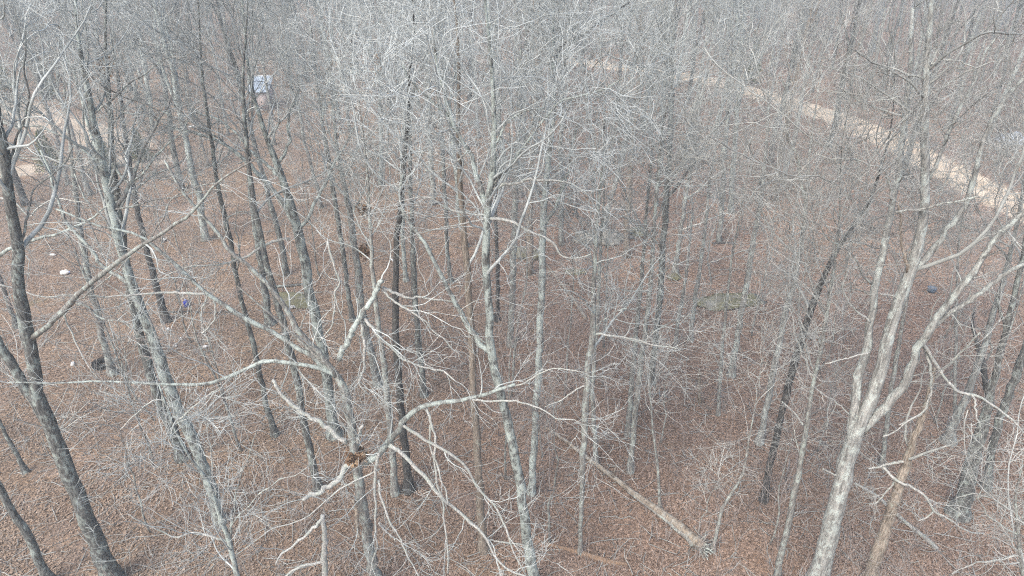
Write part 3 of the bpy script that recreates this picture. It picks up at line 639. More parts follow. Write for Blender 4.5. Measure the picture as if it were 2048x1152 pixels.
hero("dead_snag", "dead brown trunk with peeling bark and white forked branches, right of the shaggy tree", 'brown',
     [(1738, 1165, 28), (1763, 1085, 27), (1789, 1001, 24), (1816, 918, 20), (1829, 868, 17), (1846, 835, 15), (1863, 768, 12), (1868, 735, 9)],
     [([(1809, 923), (1785, 926), (1763, 932), (1738, 938)], 7, 4, 'bone', -.1),
      ([(1764, 931), (1793, 961), (1823, 978), (1853, 998), (1869, 1025), (1906, 1038), (1936, 1065), (1970, 1073)], 7, 3, 'bone', -.15),
      ([(1793, 962), (1775, 980), (1756, 1005), (1738, 1008)], 5, 2, 'bone', -.1),
      ([(1866, 1024), (1855, 1035), (1838, 1042), (1825, 1025)], 4, 2, 'bone', -.1, -.4),
      ([(1866, 760), (1885, 745), (1913, 717), (1940, 690), (1959, 666)], 6, 4, 'bone', -.2),
      ([(1863, 775), (1850, 828), (1820, 838), (1800, 850)], 5, 3, 'bone', -.2)], nb=3, dens=.5, top=False, cat='dead tree', sides=14, twig='twigwarm')
hero(T, "thin grey straight tree just left of the shaggy tree", 'grey',
     [(1550, 1165, 15), (1573, 1068, 14), (1589, 985, 13), (1603, 918, 12), (1616, 835, 11), (1626, 768, 10), (1638, 720, 9), (1650, 650, 8), (1668, 540, 6), (1680, 440, 4)],
     [([(1607, 850), (1585, 825), (1564, 803)], 5, 3, 'bone', -.1), ([(1598, 905), (1590, 870), (1588, 860)], 3, 2, 'bone', -.1),
      ([(1640, 700), (1600, 640), (1570, 600), (1545, 575)], 4, 2, 'bone', -.1)], nb=20, lo=.5, twig='twigwarm')
hero(T, "leaning almost black trunk between the two pale trees on the shaggy tree's left", 'black',
     [(1527, 1002, 16), (1540, 930, 15), (1556, 855, 15), (1573, 790, 16), (1590, 715, 17), (1608, 665, 16), (1622, 620, 15), (1640, 570, 13), (1660, 525, 12), (1685, 480, 10), (1720, 440, 9), (1745, 390, 7), (1765, 330, 5)],
     [([(1575, 785), (1640, 772), (1670, 745), (1700, 720)], 3, 2, 'bone', -.3), ([(1640, 570), (1690, 545), (1700, 500), (1702, 470)], 5, 2, 'bone', -.2)], nb=16, lo=.5, twig='twigwarm')
hero(T, "pale wide-footed trunk behind the leaning black one", 'pale',
     [(1518, 887, 15), (1530, 830, 14), (1545, 760, 14), (1560, 680, 13), (1575, 610, 13), (1592, 550, 11), (1605, 480, 10), (1612, 400, 8), (1618, 320, 6)], nb=14, lo=.5, twig='twigwarm')
hero(T, "stout dark trunk with flared foot near the twiggy bush", 'dark',
     [(1916, 1028, 38), (1932, 970, 34), (1948, 910, 30), (1963, 855, 25), (1978, 800, 18), (1990, 745, 14), (2010, 670, 13), (2030, 590, 12), (2042, 530, 11), (2060, 440, 9), (2075, 340, 6)],
     [([(2012, 660), (2000, 620), (1992, 590)], 8, 5, 'dark', .1)], nb=14, lo=.5, twig='twigwarm', sides=16)
hero(T, "dark smooth trunk leaning right, behind the stout flared one", 'dark',
     [(1971, 977, 18), (1980, 920, 17), (1990, 868, 17), (2010, 810, 18), (2028, 762, 18), (2050, 700, 17), (2080, 620, 14), (2110, 520, 10)], nb=12, lo=.5, twig='twigwarm')
hero(T, "pale grey broad trunk standing behind the dead snag", 'pale',
     [(1896, 884, 24), (1910, 840, 19), (1935, 790, 16), (1952, 740, 15), (1975, 670, 14), (1995, 600, 12), (2015, 530, 10), (2035, 450, 8), (2050, 350, 5)], nb=14, lo=.5, twig='twigwarm')
hero("dead_snag", "short dark twisted snag in front of the broad pale trunk", 'black',
     [(1982, 812, 12), (1972, 775, 12), (1966, 725, 13), (1955, 690, 10), (1943, 650, 7), (1950, 615, 5)],
     [([(1966, 730), (1985, 700), (1978, 670), (1982, 640)], 5, 2, 'dark', .1)], nb=0, dens=.6, top=False, cat='dead tree', twig='twigdark')
hero(T, "thin pale trunk seen just right of the shaggy tree's middle stem", 'grey',
     [(1764, 932, 11), (1774, 840, 10), (1784, 767, 10), (1797, 690, 9), (1806, 640, 8), (1822, 560, 6), (1835, 470, 4)], nb=12, lo=.5, twig='twigwarm')
hero(T, "straight pale pole-like tree right of the dead snag's white branch", 'pale',
     [(1908, 870, 8), (1910, 800, 8), (1911, 720, 7), (1912, 640, 6), (1914, 560, 5), (1918, 470, 4)], nb=10, lo=.5, twig='twigwarm')
# --- middle distance, between the heroes
hero(T, "dark thin trunk right of the stout lichen-streaked leaning one", 'dark',
     [(705, 642, 12), (697, 590, 11), (688, 520, 11), (678, 450, 11), (668, 390, 11), (655, 300, 10), (640, 220, 8), (630, 130, 6)], nb=14, lo=.5)
hero(T, "broad pale-grey trunk behind the broken end of the mossy limb", 'grey',
     [(756, 772, 16), (740, 700, 17), (724, 620, 18), (716, 540, 17), (705, 460, 15), (690, 380, 12), (675, 300, 9), (665, 200, 6)], nb=16, lo=.5)
hero(T, "grey trunk whose foot shows under the drooping white branches", 'grey',
     [(790, 988, 16), (785, 920, 16), (779, 851, 15), (772, 768, 14), (762, 690, 13), (752, 620, 12), (745, 540, 10), (740, 450, 8), (736, 350, 5)], nb=14, lo=.5)
hero(T, "straight blackish trunk behind the broken tree's thick lichen limb", 'black',
     [(817, 982, 21), (811, 900, 18), (803, 820, 17), (796, 751, 17), (791, 670, 16), (790, 590, 15), (792, 500, 14), (800, 420, 12), (808, 330, 11), (815, 230, 8), (820, 130, 6)], nb=18, lo=.5, twig='twigblue')
hero(T, "dark grey trunk next right of the straight blackish one", 'dark',
     [(848, 792, 14), (842, 740, 14), (834, 660, 13), (829, 570, 12), (826, 490, 11), (822, 400, 10), (820, 300, 9), (822, 200, 6)], nb=14, lo=.5, twig='twigblue')
hero(T, "thin dark trunk left of the pale-brown smooth trunk", 'dark',
     [(901, 564, 10), (895, 500, 9), (890, 400, 9), (886, 320, 8), (880, 230, 6)], nb=12, lo=.45, twig='twigblue')
hero(T, "thin dark trunk glimpsed right behind the forked lichen tree", 'black',
     [(994, 642, 10), (996, 560, 9), (993, 480, 9), (990, 400, 8), (996, 300, 6)], nb=12, lo=.45, twig='twigblue')
hero(T, "greenish lichen trunk behind the dark grey pair", 'lichen',
     [(812, 562, 10), (806, 480, 10), (805, 400, 9), (810, 300, 8), (812, 200, 6)], nb=12, lo=.45, twig='twigblue')

# ------------------------------------------------------------------ generic trees: prototypes copied through the wood
def proto_tree(seed, h, r, m, twig, dens=1.0, nb=26, last=True, thick=1.0, top_bias=.5):
    rng = np.random.default_rng(seed)
    n = 20
    z = np.linspace(-.25, h, n)
    lean = rng.normal(size=2) * .035
    w = np.cumsum(rng.normal(size=(n, 2)) * .045, 0)
    p = np.c_[lean[0] * z + w[:, 0] - w[0, 0], lean[1] * z + w[:, 1] - w[0, 1], z]
    rad = r * (1 - .9 * np.linspace(0, 1, n) ** 1.15)
    rad *= 1 + .4 * np.clip(1 - z / .5, 0, 1) ** 2
    gt, gc = Geo(), Geo()
    gt.tubes(p, rad, 9, cap=True)
    lp, lr = p[None], rad[None]
    f, fr = grow(rng, lp, lr, 2, .4, .65, .25, .5, h * .3, h * .45, 12, .12, .07, .7, .12, .015, .2)      # forks
    gt.tubes(f, fr, 7)
    p1, r1 = grow(rng, lp, lr, nb, top_bias, .98, .5, 1.05, 1.2, 3.6, 14, .12, .15, .4, .045, .008, .35)
    p1b, r1b = grow(rng, f, fr, nb // 3, .25, .98, .5, 1.05, .9, 2.4, 14, .12, .15, .45, .04, .008, .35)
    p1, r1 = np.concatenate([p1, p1b]), np.concatenate([r1, r1b])
    gc.tubes(p1, r1, 4)
    twig_levels(rng, gc, p1, r1, dens, .07, 1.0, thick, last)
    return gt, gc
LOOKS = [('grey', 'twig', 'grey'), ('dark', 'twigdark', 'dark'), ('lichen', 'twigblue', 'lichen-flecked'), ('grey', 'twigwarm', 'warm grey'),
         ('pale', 'twigwarm', 'pale'), ('grey', 'twigblue', 'silver-grey'), ('brown', 'twigwarm', 'brownish'), ('dark', 'twig', 'dark grey'), ('grey', 'twig', 'slim grey'), ('black', 'twig', 'blackish')]
protos = []
for k, (m, tw, look) in enumerate(LOOKS):
    gt, gc = proto_tree(100 + k, 12.6 + 2.2 * ((k * 7) % 5) / 4, .125 + .05 * ((k * 3) % 4) / 3, m, tw, dens=.75, nb=22)
    protos.append((gt.mesh("trunk", M[m]), gc.mesh("crown", M[tw]), look))

hero_feet = [np.array(o.location[:2]) for o in COL.objects if o.get("category") in ("tree", "dead tree") and o.parent is None]
def near_line(p, line, d): return np.min(np.linalg.norm(line - p, axis=1)) < d
def ordinal(n):
    return ["first", "second", "third", "fourth", "fifth", "sixth", "seventh", "eighth", "ninth", "tenth", "eleventh", "twelfth", "thirteenth", "fourteenth", "fifteenth", "sixteenth", "seventeenth", "eighteenth", "nineteenth", "twentieth", "twenty-first", "twenty-second", "twenty-third", "twenty-fourth", "twenty-fifth", "twenty-sixth", "twenty-seventh", "twenty-eighth", "twenty-ninth", "thirtieth"][min(n, 29)]
shed_at = ground_at(523, 222)
windows = [(523, 24, 55), (1180, 45, 74), (1720, 60, 52), (1880, 40, 41), (1980, 40, 38), (90, 30, 50)]      # gaps in the wood: pixel, half width, depth
spots = []
tries = 0
while len(spots) < 228 and tries < 20000:
    tries += 1
    Y = RNG.uniform(25, 78) if tries % 2 else RNG.uniform(45, 80)
    X = RNG.uniform(-1, 1) * (Y * .84 + 4)
    p = np.array([X, Y])
    px, py = project((X, Y, 0))
    if near_line(p, road_line, 3.6) or near_line(p, track_line, 2.2) or near_line(p, clear_line, 2.4): continue
    if np.linalg.norm(p - shed_at[:2]) < 3: continue
    if any(abs(px - wx) < hw and Y < wy for wx, hw, wy in windows): continue
    if any(np.linalg.norm(p - q) < 2.3 for q in hero_feet): continue
    if any(np.linalg.norm(p - q[0]) < 2.6 for q in spots): continue
    if Y < 33 and RNG.random() < (.15 if 380 < px < 1000 else .45): continue
    crown_pts = np.array([[X + q, Y, h] for q in (-1.5, 0, 1.5) for h in (0, 3, 6, 9, 12)])
    if Y < 70 and in_gap(crown_pts).any() and not near_line(p, road_line, 7) and RNG.random() < .62: continue
    spots.append((p, px, py))
ZONES = [("just behind the littered ground", "behind the leaf-nest tree", "around the mossy stones", "behind the shaggy-barked tree"),
         ("between the litter and the dirt track", "in front of the small shed", "between the mossy stones and the road", "on the near side of the sandy road"),
         ("beside the pale clearing", "around the small blue-roofed shed", "on the near verge of the far road bend", "just across the sandy road"),
         ("beyond the pale clearing", "well behind the small blue-roofed shed", "near the far bend of the sandy road", "far beyond the sandy road")]
def zone(px, Y, bands=(33, 45, 60)):
    return sum(Y > b for b in bands), min(3, max(0, int(px // 512)))
zoned = {}
for s in spots: zoned.setdefault(zone(s[1], s[0][1]), []).append(s)
count = 0
for (zb, zc), members in sorted(zoned.items()):
    members.sort(key=lambda s: s[1])
    for k, (p, px, py) in enumerate(members):
        trunk_me, crown_me, look = protos[int(RNG.integers(len(protos)))]
        lab = f"{look} tree {ZONES[zb][zc]}, {ordinal(k)} from left there"
        root = thing(T, lab, "tree", (p[0], p[1], 0), "bare trees through the wood")
        root.rotation_euler.z = float(RNG.uniform(0, 6.28))
        s = float(RNG.uniform(.86, 1.12)); root.scale = (s, s, s * float(RNG.uniform(.92, 1.08)))
        link("trunk", trunk_me, root); link("crown", crown_me, root)
        count += 1

# far wood: reads as one mass
def far_wood():
    g = Geo()
    ps = []
    for k in range(5):
        rng = np.random.default_rng(900 + k)
        gt, gc = proto_tree(300 + k, 13.5 + k * .6, .14, 'grey', 'twig', dens=.95, nb=24, last=False, thick=2.0, top_bias=.3)
        ps.append([(np.concatenate(q.v), np.concatenate(q.f)) for q in (gt, gc)])
    rng = np.random.default_rng(5)
    pts, n = [], 0
    while len(pts) < 680 and n < 20000:
        n += 1
        Y = 78 + 95 * rng.random() ** 1.15; X = rng.uniform(-1, 1) * (Y * .80 + 4)
        p = np.array([X, Y])
        if near_line(p, road_line, 3.5): continue
        if pts and np.min(np.linalg.norm(np.array(pts) - p, axis=1)) < 2.6: continue
        pts.append(p)
    for p in pts:
        a = rng.uniform(0, 6.28); c, s = math.cos(a), math.sin(a); sc = rng.uniform(.85, 1.15)
        R = np.array([[c, -s, 0], [s, c, 0], [0, 0, 1]])
        for v, f in ps[int(rng.integers(5))]:
            g.add((v @ R.T) * sc + np.array([p[0], p[1], 0]), f)
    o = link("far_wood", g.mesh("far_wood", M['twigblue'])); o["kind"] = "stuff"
far_wood()

# ------------------------------------------------------------------ saplings, brush
def proto_sapling(seed, h, r, nb, m):
    rng = np.random.default_rng(seed)
    n = 12
    z = np.linspace(-.1, h, n); w = np.cumsum(rng.normal(size=(n, 2)) * .05, 0)
    p = np.c_[w[:, 0] - w[0, 0], w[:, 1] - w[0, 1], z]; rad = r * (1 - .85 * np.linspace(0, 1, n))
    gt, gc = Geo(), Geo()
    gt.tubes(p, rad, 6, cap=True)
    p1, r1 = grow(rng, p[None], rad[None], nb, .25, 1.0, .5, 1.1, h * .2, h * .5, 8, .1, .12, .55, .02, .005, .3)
    gc.tubes(p1, r1, 4)
    p2, r2 = grow(rng, p1, r1, rng.poisson(4.5, len(p1)), .15, 1, .4, 1.0, .3, 1.0, 5, .06, .16, .6, .008, .0036, .3)
    gc.tubes(p2, r2, 3)
    p3, r3 = grow(rng, p2, r2, rng.poisson(1.6, len(p2)), .15, 1, .4, 1.0, .12, .4, 3, .05, .2, .7, .005, .0032, .2)
    gc.tubes(p3, r3, 3)
    return gt.mesh("stem", M[m]), gc.mesh("twigs", M['brush' if seed % 2 else 'twigwarm'])
saps = [proto_sapling(500 + k, 2.2 + k * .75, .018 + .004 * k, 10 + 2 * k, 'grey') for k in range(6)]
sspots, tries = [], 0
while len(sspots) < 95 and tries < 9000:
    tries += 1
    Y = 12 + 32 * RNG.random() ** 1.1; X = RNG.uniform(-1, 1) * (Y * .88 + 3.5)
    p = np.array([X, Y])
    if near_line(p, road_line, 3) or near_line(p, track_line, 2) or any(np.linalg.norm(p - q[0]) < 1.0 for q in sspots): continue
    px, py = project((X, Y, 0))
    if px < 480 and py > 560 and RNG.random() < .55: continue
    if any(np.linalg.norm(p - q) < .6 for q in hero_feet): continue
    sspots.append((p, px, py))
SZ = [("in front of the thick oak", "below the leaf-nest tree", "beside the fallen log", "at the shaggy tree's foot"),
      ("on the leaf floor by the tyre", "behind the leaf-nest tree's foot", "above the fallen log", "around the dead snag"),
      ("among the scattered litter", "near the mossy logs", "between the mossy stones and ledge", "between the black trunk and the blue tub"),
      ("towards the dirt track", "towards the small shed", "behind the mossy stones", "towards the sandy road")]
zoned = {}
for s in sspots: zoned.setdefault(zone(s[1], s[0][1], (14.5, 20, 28)), []).append(s)
for (zb, zc), members in sorted(zoned.items()):
    members.sort(key=lambda s: s[1])
    for k, (p, px, py) in enumerate(members):
        st, tw = saps[int(RNG.integers(6))] if p[1] > 13 else saps[int(RNG.integers(4))]
        root = thing("sapling", f"leafless sapling {SZ[zb][zc]}, {ordinal(k)} from left there", "sapling", (p[0], p[1], 0), "saplings on the leaf floor")
        root.rotation_euler.z = float(RNG.uniform(0, 6.28)); s = float(RNG.uniform(.8, 1.2)); root.scale = (s, s, s)
        link("stem", st, root); link("twigs", tw, root)
# the two traced shrubs near the camera
hero("sapling", "near silver sapling with a fan of fine twigs, right of the thick oak", 'lichen',
     [(478, 1180, 13), (471, 1130, 12), (460, 1085, 12), (448, 1050, 11), (435, 1028, 10), (428, 985, 9), (413, 955, 8), (385, 925, 6), (365, 890, 5), (345, 850, 4), (330, 800, 4), (318, 770, 3)],
     [([(460, 1085), (440, 1075), (400, 1070), (350, 1072), (320, 1065), (290, 1042), (250, 1025)], 6, 2, 'bone', -.2),
      ([(461, 1080), (468, 1010), (480, 960), (500, 900), (520, 850)], 5, 2, 'grey', .1),
      ([(455, 1065), (480, 1030), (510, 1000), (560, 960), (620, 930)], 4, 2, 'grey', -.1),
      ([(430, 1000), (425, 940), (418, 880), (410, 830)], 4, 2, 'bone', .1),
      ([(345, 850), (380, 820), (400, 800), (430, 780)], 4, 2, 'bone', .0),
      ([(330, 800), (300, 800), (270, 830), (240, 860)], 3, 2, 'bone', -.1)], Y=8.2, nb=7, lo=.3, dens=.5, cat='sapling', top=False, blen=(.5, 1.4), twig='twig')
hero("twiggy_bush", "twiggy grey bush with arching stems at the stout dark trunk's right", 'grey',
     [(2052, 1180, 10), (2040, 1110, 9), (2035, 1050, 7), (2030, 990, 5), (2045, 930, 3)],
     [([(2040, 1110), (1990, 1120), (1950, 1125), (1905, 1148)], 5, 2, 'bone', -.1), ([(2037, 1070), (2000, 1050), (1970, 1020), (1960, 980), (1975, 930)], 5, 2, 'grey', .0),
      ([(2036, 1060), (2060, 1000), (2090, 960)], 5, 2, 'grey', .0), ([(2035, 1030), (1990, 1000), (1950, 985), (1910, 995)], 4, 2, 'bone', .1)], Y=9.5, nb=14, lo=.1, dens=.7, cat='bush', top=False, blen=(.6, 1.6), twig='twigwarm')

def brush():
    rng = np.random.default_rng(77)
    n = 5600
    Y = 9 + 40 * rng.random(n) ** 1.25; X = rng.uniform(-1, 1, n) * (Y * .88 + 3.5)
    keep = rng.random(n) < np.clip(.35 + .5 * np.sin(X * .5 + 1.2) * np.sin(Y * .4) + .25 * (X > 0), .08, 1)
    xy = np.stack([X, Y], 1)[keep]
    ok = np.array([not (near_line(p, road_line, 2.6) or near_line(p, track_line, 1.5)) for p in xy]); xy = xy[ok]
    base = np.c_[xy, np.zeros(len(xy))]
    p0 = base[:, None, :] + np.linspace(-.05, .05, 2)[None, :, None] * np.array([0, 0, 1.0])
    r0 = np.full((len(xy), 2), .008)
    g = Geo()
    p1, r1 = grow(rng, p0, r0, rng.poisson(1.6, len(p0)), 0, 1, 0, .6, .5, 1.9, 6, .12, .14, .9, .006, .003, 0)
    g.tubes(p1, r1, 3)
    p2, r2 = grow(rng, p1, r1, rng.poisson(2.8, len(p1)), .25, 1, .4, 1.1, .15, .7, 4, .05, .18, .7, .0045, .0026, .2)
    g.tubes(p2, r2, 3)
    o = link("undergrowth", g.mesh("undergrowth", M['brush'])); o["kind"] = "stuff"
    # fallen twigs lying about
    m = 7500
    Y = 8.5 + 32 * rng.random(m) ** 1.2; X = rng.uniform(-1, 1, m) * (Y * .88 + 3.5)
    a = rng.uniform(0, 6.28, m); L = rng.uniform(.15, 1.0, m) ** 1.2
    d = np.stack([np.cos(a), np.sin(a), rng.normal(size=m) * .05], 1)
    c = np.c_[X, Y, rng.uniform(.03, .07, m)]
    s = np.linspace(-.5, .5, 4)[None, :, None]
    pt = c[:, None, :] + d[:, None, :] * L[:, None, None] * s + rng.normal(size=(m, 4, 3)) * .02
    g = Geo(); g.tubes(pt, np.tile(rng.uniform(.004, .012, m)[:, None], (1, 4)), 3)
    o = link("fallen_twigs", g.mesh("fallen_twigs", M['twigwarm'])); o["kind"] = "stuff"
brush()

def litter():
    rng = np.random.default_rng(11)
    n = 420000
    Y = 8.5 + 37 * rng.random(n) ** 1.6; X = rng.uniform(-1, 1, n) * (Y * .9 + 4)
    a = rng.uniform(0, 6.28, n); sz = rng.uniform(.013, .031, n)[:, None]
    tilt = rng.normal(size=(n, 2)) * .35
    u = np.stack([np.cos(a), np.sin(a), tilt[:, 0]], 1) * sz
    w = np.stack([-np.sin(a), np.cos(a), tilt[:, 1]], 1) * sz * rng.uniform(.5, .85, n)[:, None]
    c = np.c_[X, Y, rng.uniform(.012, .05, n)]
    on_road = np.array([near_line(q, road_line, 1.5) or near_line(q, track_line, .7) for q in np.stack([X, Y], 1)]) if False else np.min(np.stack([np.hypot(X - q[0], Y - q[1]) for q in np.concatenate([road_line, track_line])]), 0) < 1.3
    patch = .5 + .5 * np.sin(X * .9 + 2 * np.sin(Y * .5)) * np.sin(Y * .8 + np.sin(X * .6))
    tint = np.clip(rng.beta(2.4, 3.2, n) * .72 + .26 * patch, 0, 1)
    bare = np.sin(X * 1.7 + np.sin(Y * 1.1) * 2) * np.sin(Y * 1.3 + X * .4) * np.sin(X * .5 - Y * .7)
    k = (~on_road | (rng.random(n) < .12)) & ((bare < .25) | (rng.random(n) < .3))
    g = Geo(); g.quads(c[k], u[k], w[k], tint[k])
    o = link("leaf_litter", g.mesh("leaf_litter", M['leaves'], False)); o["kind"] = "stuff"
litter()

# ------------------------------------------------------------------ logs, stones, nests, litter, shed
def lying(name, label, cat, pix, w, m, lift=0.0, extra=None, split=False):
    pts = np.array([ground_at(x, y) for x, y in pix])
    rad = np.array([ww * .4 * np.linalg.norm(p - np.array([0, 0, CAM_H])) / FPX for p, ww in zip(pts, w)])
    pts[:, 2] = rad * .75 + lift
    P, R = resample(pts, rad, 30)
    rng = np.random.default_rng(len(label))
    P[1:-1] += rng.normal(size=(28, 3)) * R[1:-1, None] * .06; R *= 1 + rng.normal(size=30) * .05
    base = P[0].copy(); base[2] = 0
    root = thing(name, label, cat, base)
    g = Geo(); g.tubes(P, R, 12, cap=True)
    link("trunk", g.mesh("trunk", M[m], True, base), root)
    if extra: extra(root, P, R, base)
    return root
def log_parts(root, P, R, base):
    rng = np.random.default_rng(3)
    # root plate: torn roots fanning from the thick end, bark shell along the lower half
    tipd = norm(P[0] - P[3])
    p0 = np.stack([P[2], P[0] + tipd * .1])[None]; r0 = np.array([[R[0], R[0] * .8]])
    rp, rr = grow(rng, p0, r0, 34, .5, 1, .5, 1.5, .15, .5, 6, .02, .3, .3, .06, .01, 0)
    rp[:, :, 2] = np.maximum(rp[:, :, 2], .02)
    g = Geo(); g.tubes(rp, rr, 6, cap=True)
    link("root_plate", g.mesh("root_plate", M['grey'], True, base), root)
    g = Geo()
    side = norm(np.cross(norm(P[-1] - P[0]), np.array([0, 0, 1.0])))
    if side[1] > 0: side = -side
    k = slice(1, 13)
    q = P[k] + side * (R[k, None] * .8) - np.array([0, 0, 1.0]) * R[k, None] * .35
    g.tubes(q, R[k] * .62 * np.linspace(1, .55, 12), 8, cap=True)
    link("bark_shell", g.mesh("bark_shell", M['grey'], True, base), root)
    g = Geo()
    st, sr = grow(rng, P[None], R[None], 7, .3, .95, .9, 1.5, .15, .5, 4, .1, .1, .3, .03, .012, 0)
    for a, b in zip(st, sr):
        gg = Geo(); gg.tubes(a, b, 6, cap=True); link("branch_stub", gg.mesh("branch_stub", M['tanwood'], True, base), root)
lying("fallen_log", "long fallen tan log with torn grey root end, slanting down the leaf floor", "log",
      [(1404, 1102), (1374, 1072), (1324, 1033), (1271, 996), (1211, 948), (1171, 917), (1124, 881), (1090, 858)], [25, 21, 17, 14, 12, 10, 8, 6], 'tanwood', .05, log_parts)
lying("rotten_log", "crumbling orange rotten log lying nearest below the long fallen log", "log",
      [(1097, 1091), (1164, 1108), (1211, 1125), (1254, 1130)], [9, 12, 13, 8], 'rotwood')
lying("fallen_log", "dark fallen log, farther of the pair on the mossy patch", "log", [(548, 575), (575, 574), (607, 570)], [6, 7, 6], 'dark')
lying("fallen_log", "thin pale fallen log, nearer of the pair on the mossy patch", "log", [(545, 588), (590, 588), (645, 586)], [5, 5, 4], 'grey')
lying("fallen_pole", "pale fallen pole lying under the dead snag's white branches", "log", [(1873, 1101), (1856, 1083), (1809, 1046), (1753, 993), (1709, 968)], [9, 9, 8, 7, 6], 'bone')
lying("fallen_pole", "pale tan pole lying behind the double-looking trunk, pointing at it", "log", [(1172, 640), (1150, 605), (1120, 565), (1094, 532)], [9, 8, 7, 6], 'tanwood')
lying("fallen_branch", "dark thin fallen branch lying below the blue jug", "fallen branch", [(330, 626), (375, 624), (420, 627), (470, 624)], [4, 4, 4, 3], 'black')
lying("fallen_branch", "dark fallen branch right of the mossy ledge", "fallen branch", [(1425, 488), (1440, 487), (1470, 486)], [5, 6, 4], 'black')

def boulder(name, label, cat, px, py, wpx, hpx, m, flat=.5, seed=1):
    p = ground_at(px, py); d = np.linalg.norm(p - np.array([0, 0, CAM_H])) / FPX
    rng = np.random.default_rng(seed)
    g = Geo(); nu, nv = 28, 14
    th = np.linspace(0, 2 * math.pi, nu, endpoint=False); ph = np.linspace(.02, math.pi - .02, nv)
    T_, P_ = np.meshgrid(th, ph)
    s = np.ones_like(T_)
    for k in range(2, 9):
        s += .2 / k * 2 * np.sin(k * T_ + rng.uniform(0, 6)) * np.sin(k * P_ + rng.uniform(0, 6))
    s += rng.normal(size=s.shape) * .05
    x = s * np.sin(P_) * np.cos(T_) * wpx * d * .5; y = s * np.sin(P_) * np.sin(T_) * wpx * d * .5 * flat; z = s * np.cos(P_) * hpx * d * .45 + rng.normal(size=s.shape) * hpx * d * .035
    v = np.stack([x, y, z], -1).reshape(-1, 3) + np.array([p[0], p[1], hpx * d * .12])
    i, j = np.meshgrid(np.arange(nv - 1), np.arange(nu), indexing='ij'); j2 = (j + 1) % nu
    f = np.stack([i * nu + j, (i + 1) * nu + j, (i + 1) * nu + j2, i * nu + j2], -1).reshape(-1, 4)
    g.add(v, f)
    o = link(name, g.mesh(name, m, True, (p[0], p[1], 0)), None, (p[0], p[1], 0))
    return tag(o, label, cat)
boulder("mossy_stone", "green mossy stone between the forked tree and the blue-grey trunk", "stone", 1055, 512, 60, 24, M['mossrock'], .7, 1)
boulder("mossy_stone", "long grey-green stone bank behind the slim middle trunks", "stone", 1200, 478, 130, 24, M['palerock'], .4, 2)
boulder("mossy_stone", "olive mossy hump at the right end of the grey stone bank", "stone", 1275, 468, 46, 22, M['mossrock'], .6, 3)
boulder("mossy_stone", "small mossy stone under the pale leaning pole", "stone", 1150, 545, 40, 12, M['mossrock'], .6, 4)
boulder("mossy_stone", "small round mossy stone left of the thin trunks, near the ledge", "stone", 1348, 556, 30, 14, M['mossrock'], .7, 5)
boulder("mossy_ledge", "long low mossy ledge crossed by the very thin straight trunk", "ledge", 1455, 605, 120, 17, M['mossrock'], .5, 6)
boulder("mossy_ledge", "low mossy patch of stone by the two fallen logs", "ledge", 590, 602, 90, 9, M['mossrock'], .6, 7)
boulder("pale_boulder", "pale lichen-grey boulder heap with a faded red board against it", "stone", 1008, 352, 52, 40, M['palerock'], .7, 8)

def board():
    p = ground_at(1000, 358)
    g = Geo(); g.box((0, 0, .3), (1.5, .05, .22), .1, .05)
    o = link("plank", g.mesh("plank", M['redboard'], False), None, (p[0], p[1] - .9, 0))
    tag(o, "faded red board leaning on the pale boulder heap", "board")
board()

def leaf_ball(name, label, px, py, Y, r, n, squash=.75):
    c = at(px, py, Y); rng = np.random.default_rng(n)
    d = norm(rng.normal(size=(n, 3))) * (rng.random((n, 1)) ** .4) * r * np.array([1, 1, squash])
    u = norm(rng.normal(size=(n, 3))); w = norm(np.cross(u, rng.normal(size=(n, 3))))
    sz = rng.uniform(.25, .45, (n, 1)) * np.minimum(r, .16) * .9
    g = Geo(); g.quads(d, u * sz, w * sz * .7, rng.random(n))
    o = link(name, g.mesh(name, M['nestleaf'], False), None, c)
    tag(o, label, "leaf nest")
Yn = 10.93
leaf_ball("leaf_nest", "ball of dry orange-brown leaves packed in the broken tree's fork", 713, 914, ground_at(752, 1175)[1] - .05, .23, 420)
leaf_ball("leaf_cluster", "rusty dead-leaf tuft high in the crown above the tyre", 209, 132, 17.0, .22, 120, 1.3)
leaf_ball("leaf_cluster", "upper brown dead-leaf tuft behind the broken tree's mossy limb", 728, 418, 18.0, .2, 110, 1.0)
leaf_ball("leaf_cluster", "lower brown dead-leaf tuft behind the broken tree's mossy limb", 733, 502, 18.0, .22, 130, 1.2)
leaf_ball("leaf_cluster", "reddish dead-leaf tuft high between the dark trunk tops", 762, 122, 22.0, .25, 100, 1.4)
leaf_ball("leaf_cluster", "small orange dead-leaf tuft below the reddish high tuft", 778, 192, 22.0, .25, 90, .9)

def lathe(g, prof, sides=16, c=(0, 0, 0), axis='z', start=0):
    a = np.arange(sides) * 2 * math.pi / sides
    v = np.array([[r * math.cos(t), r * math.sin(t), z] for r, z in prof for t in a])
    if axis == 'x': v = v[:, [2, 0, 1]]
    v = v + np.array(c)
    i, j = np.meshgrid(np.arange(len(prof) - 1), np.arange(sides), indexing='ij'); j2 = (j + 1) % sides
    g.add(v, np.stack([i * sides + j, i * sides + j2, (i + 1) * sides + j2, (i + 1) * sides + j], -1).reshape(-1, 4))
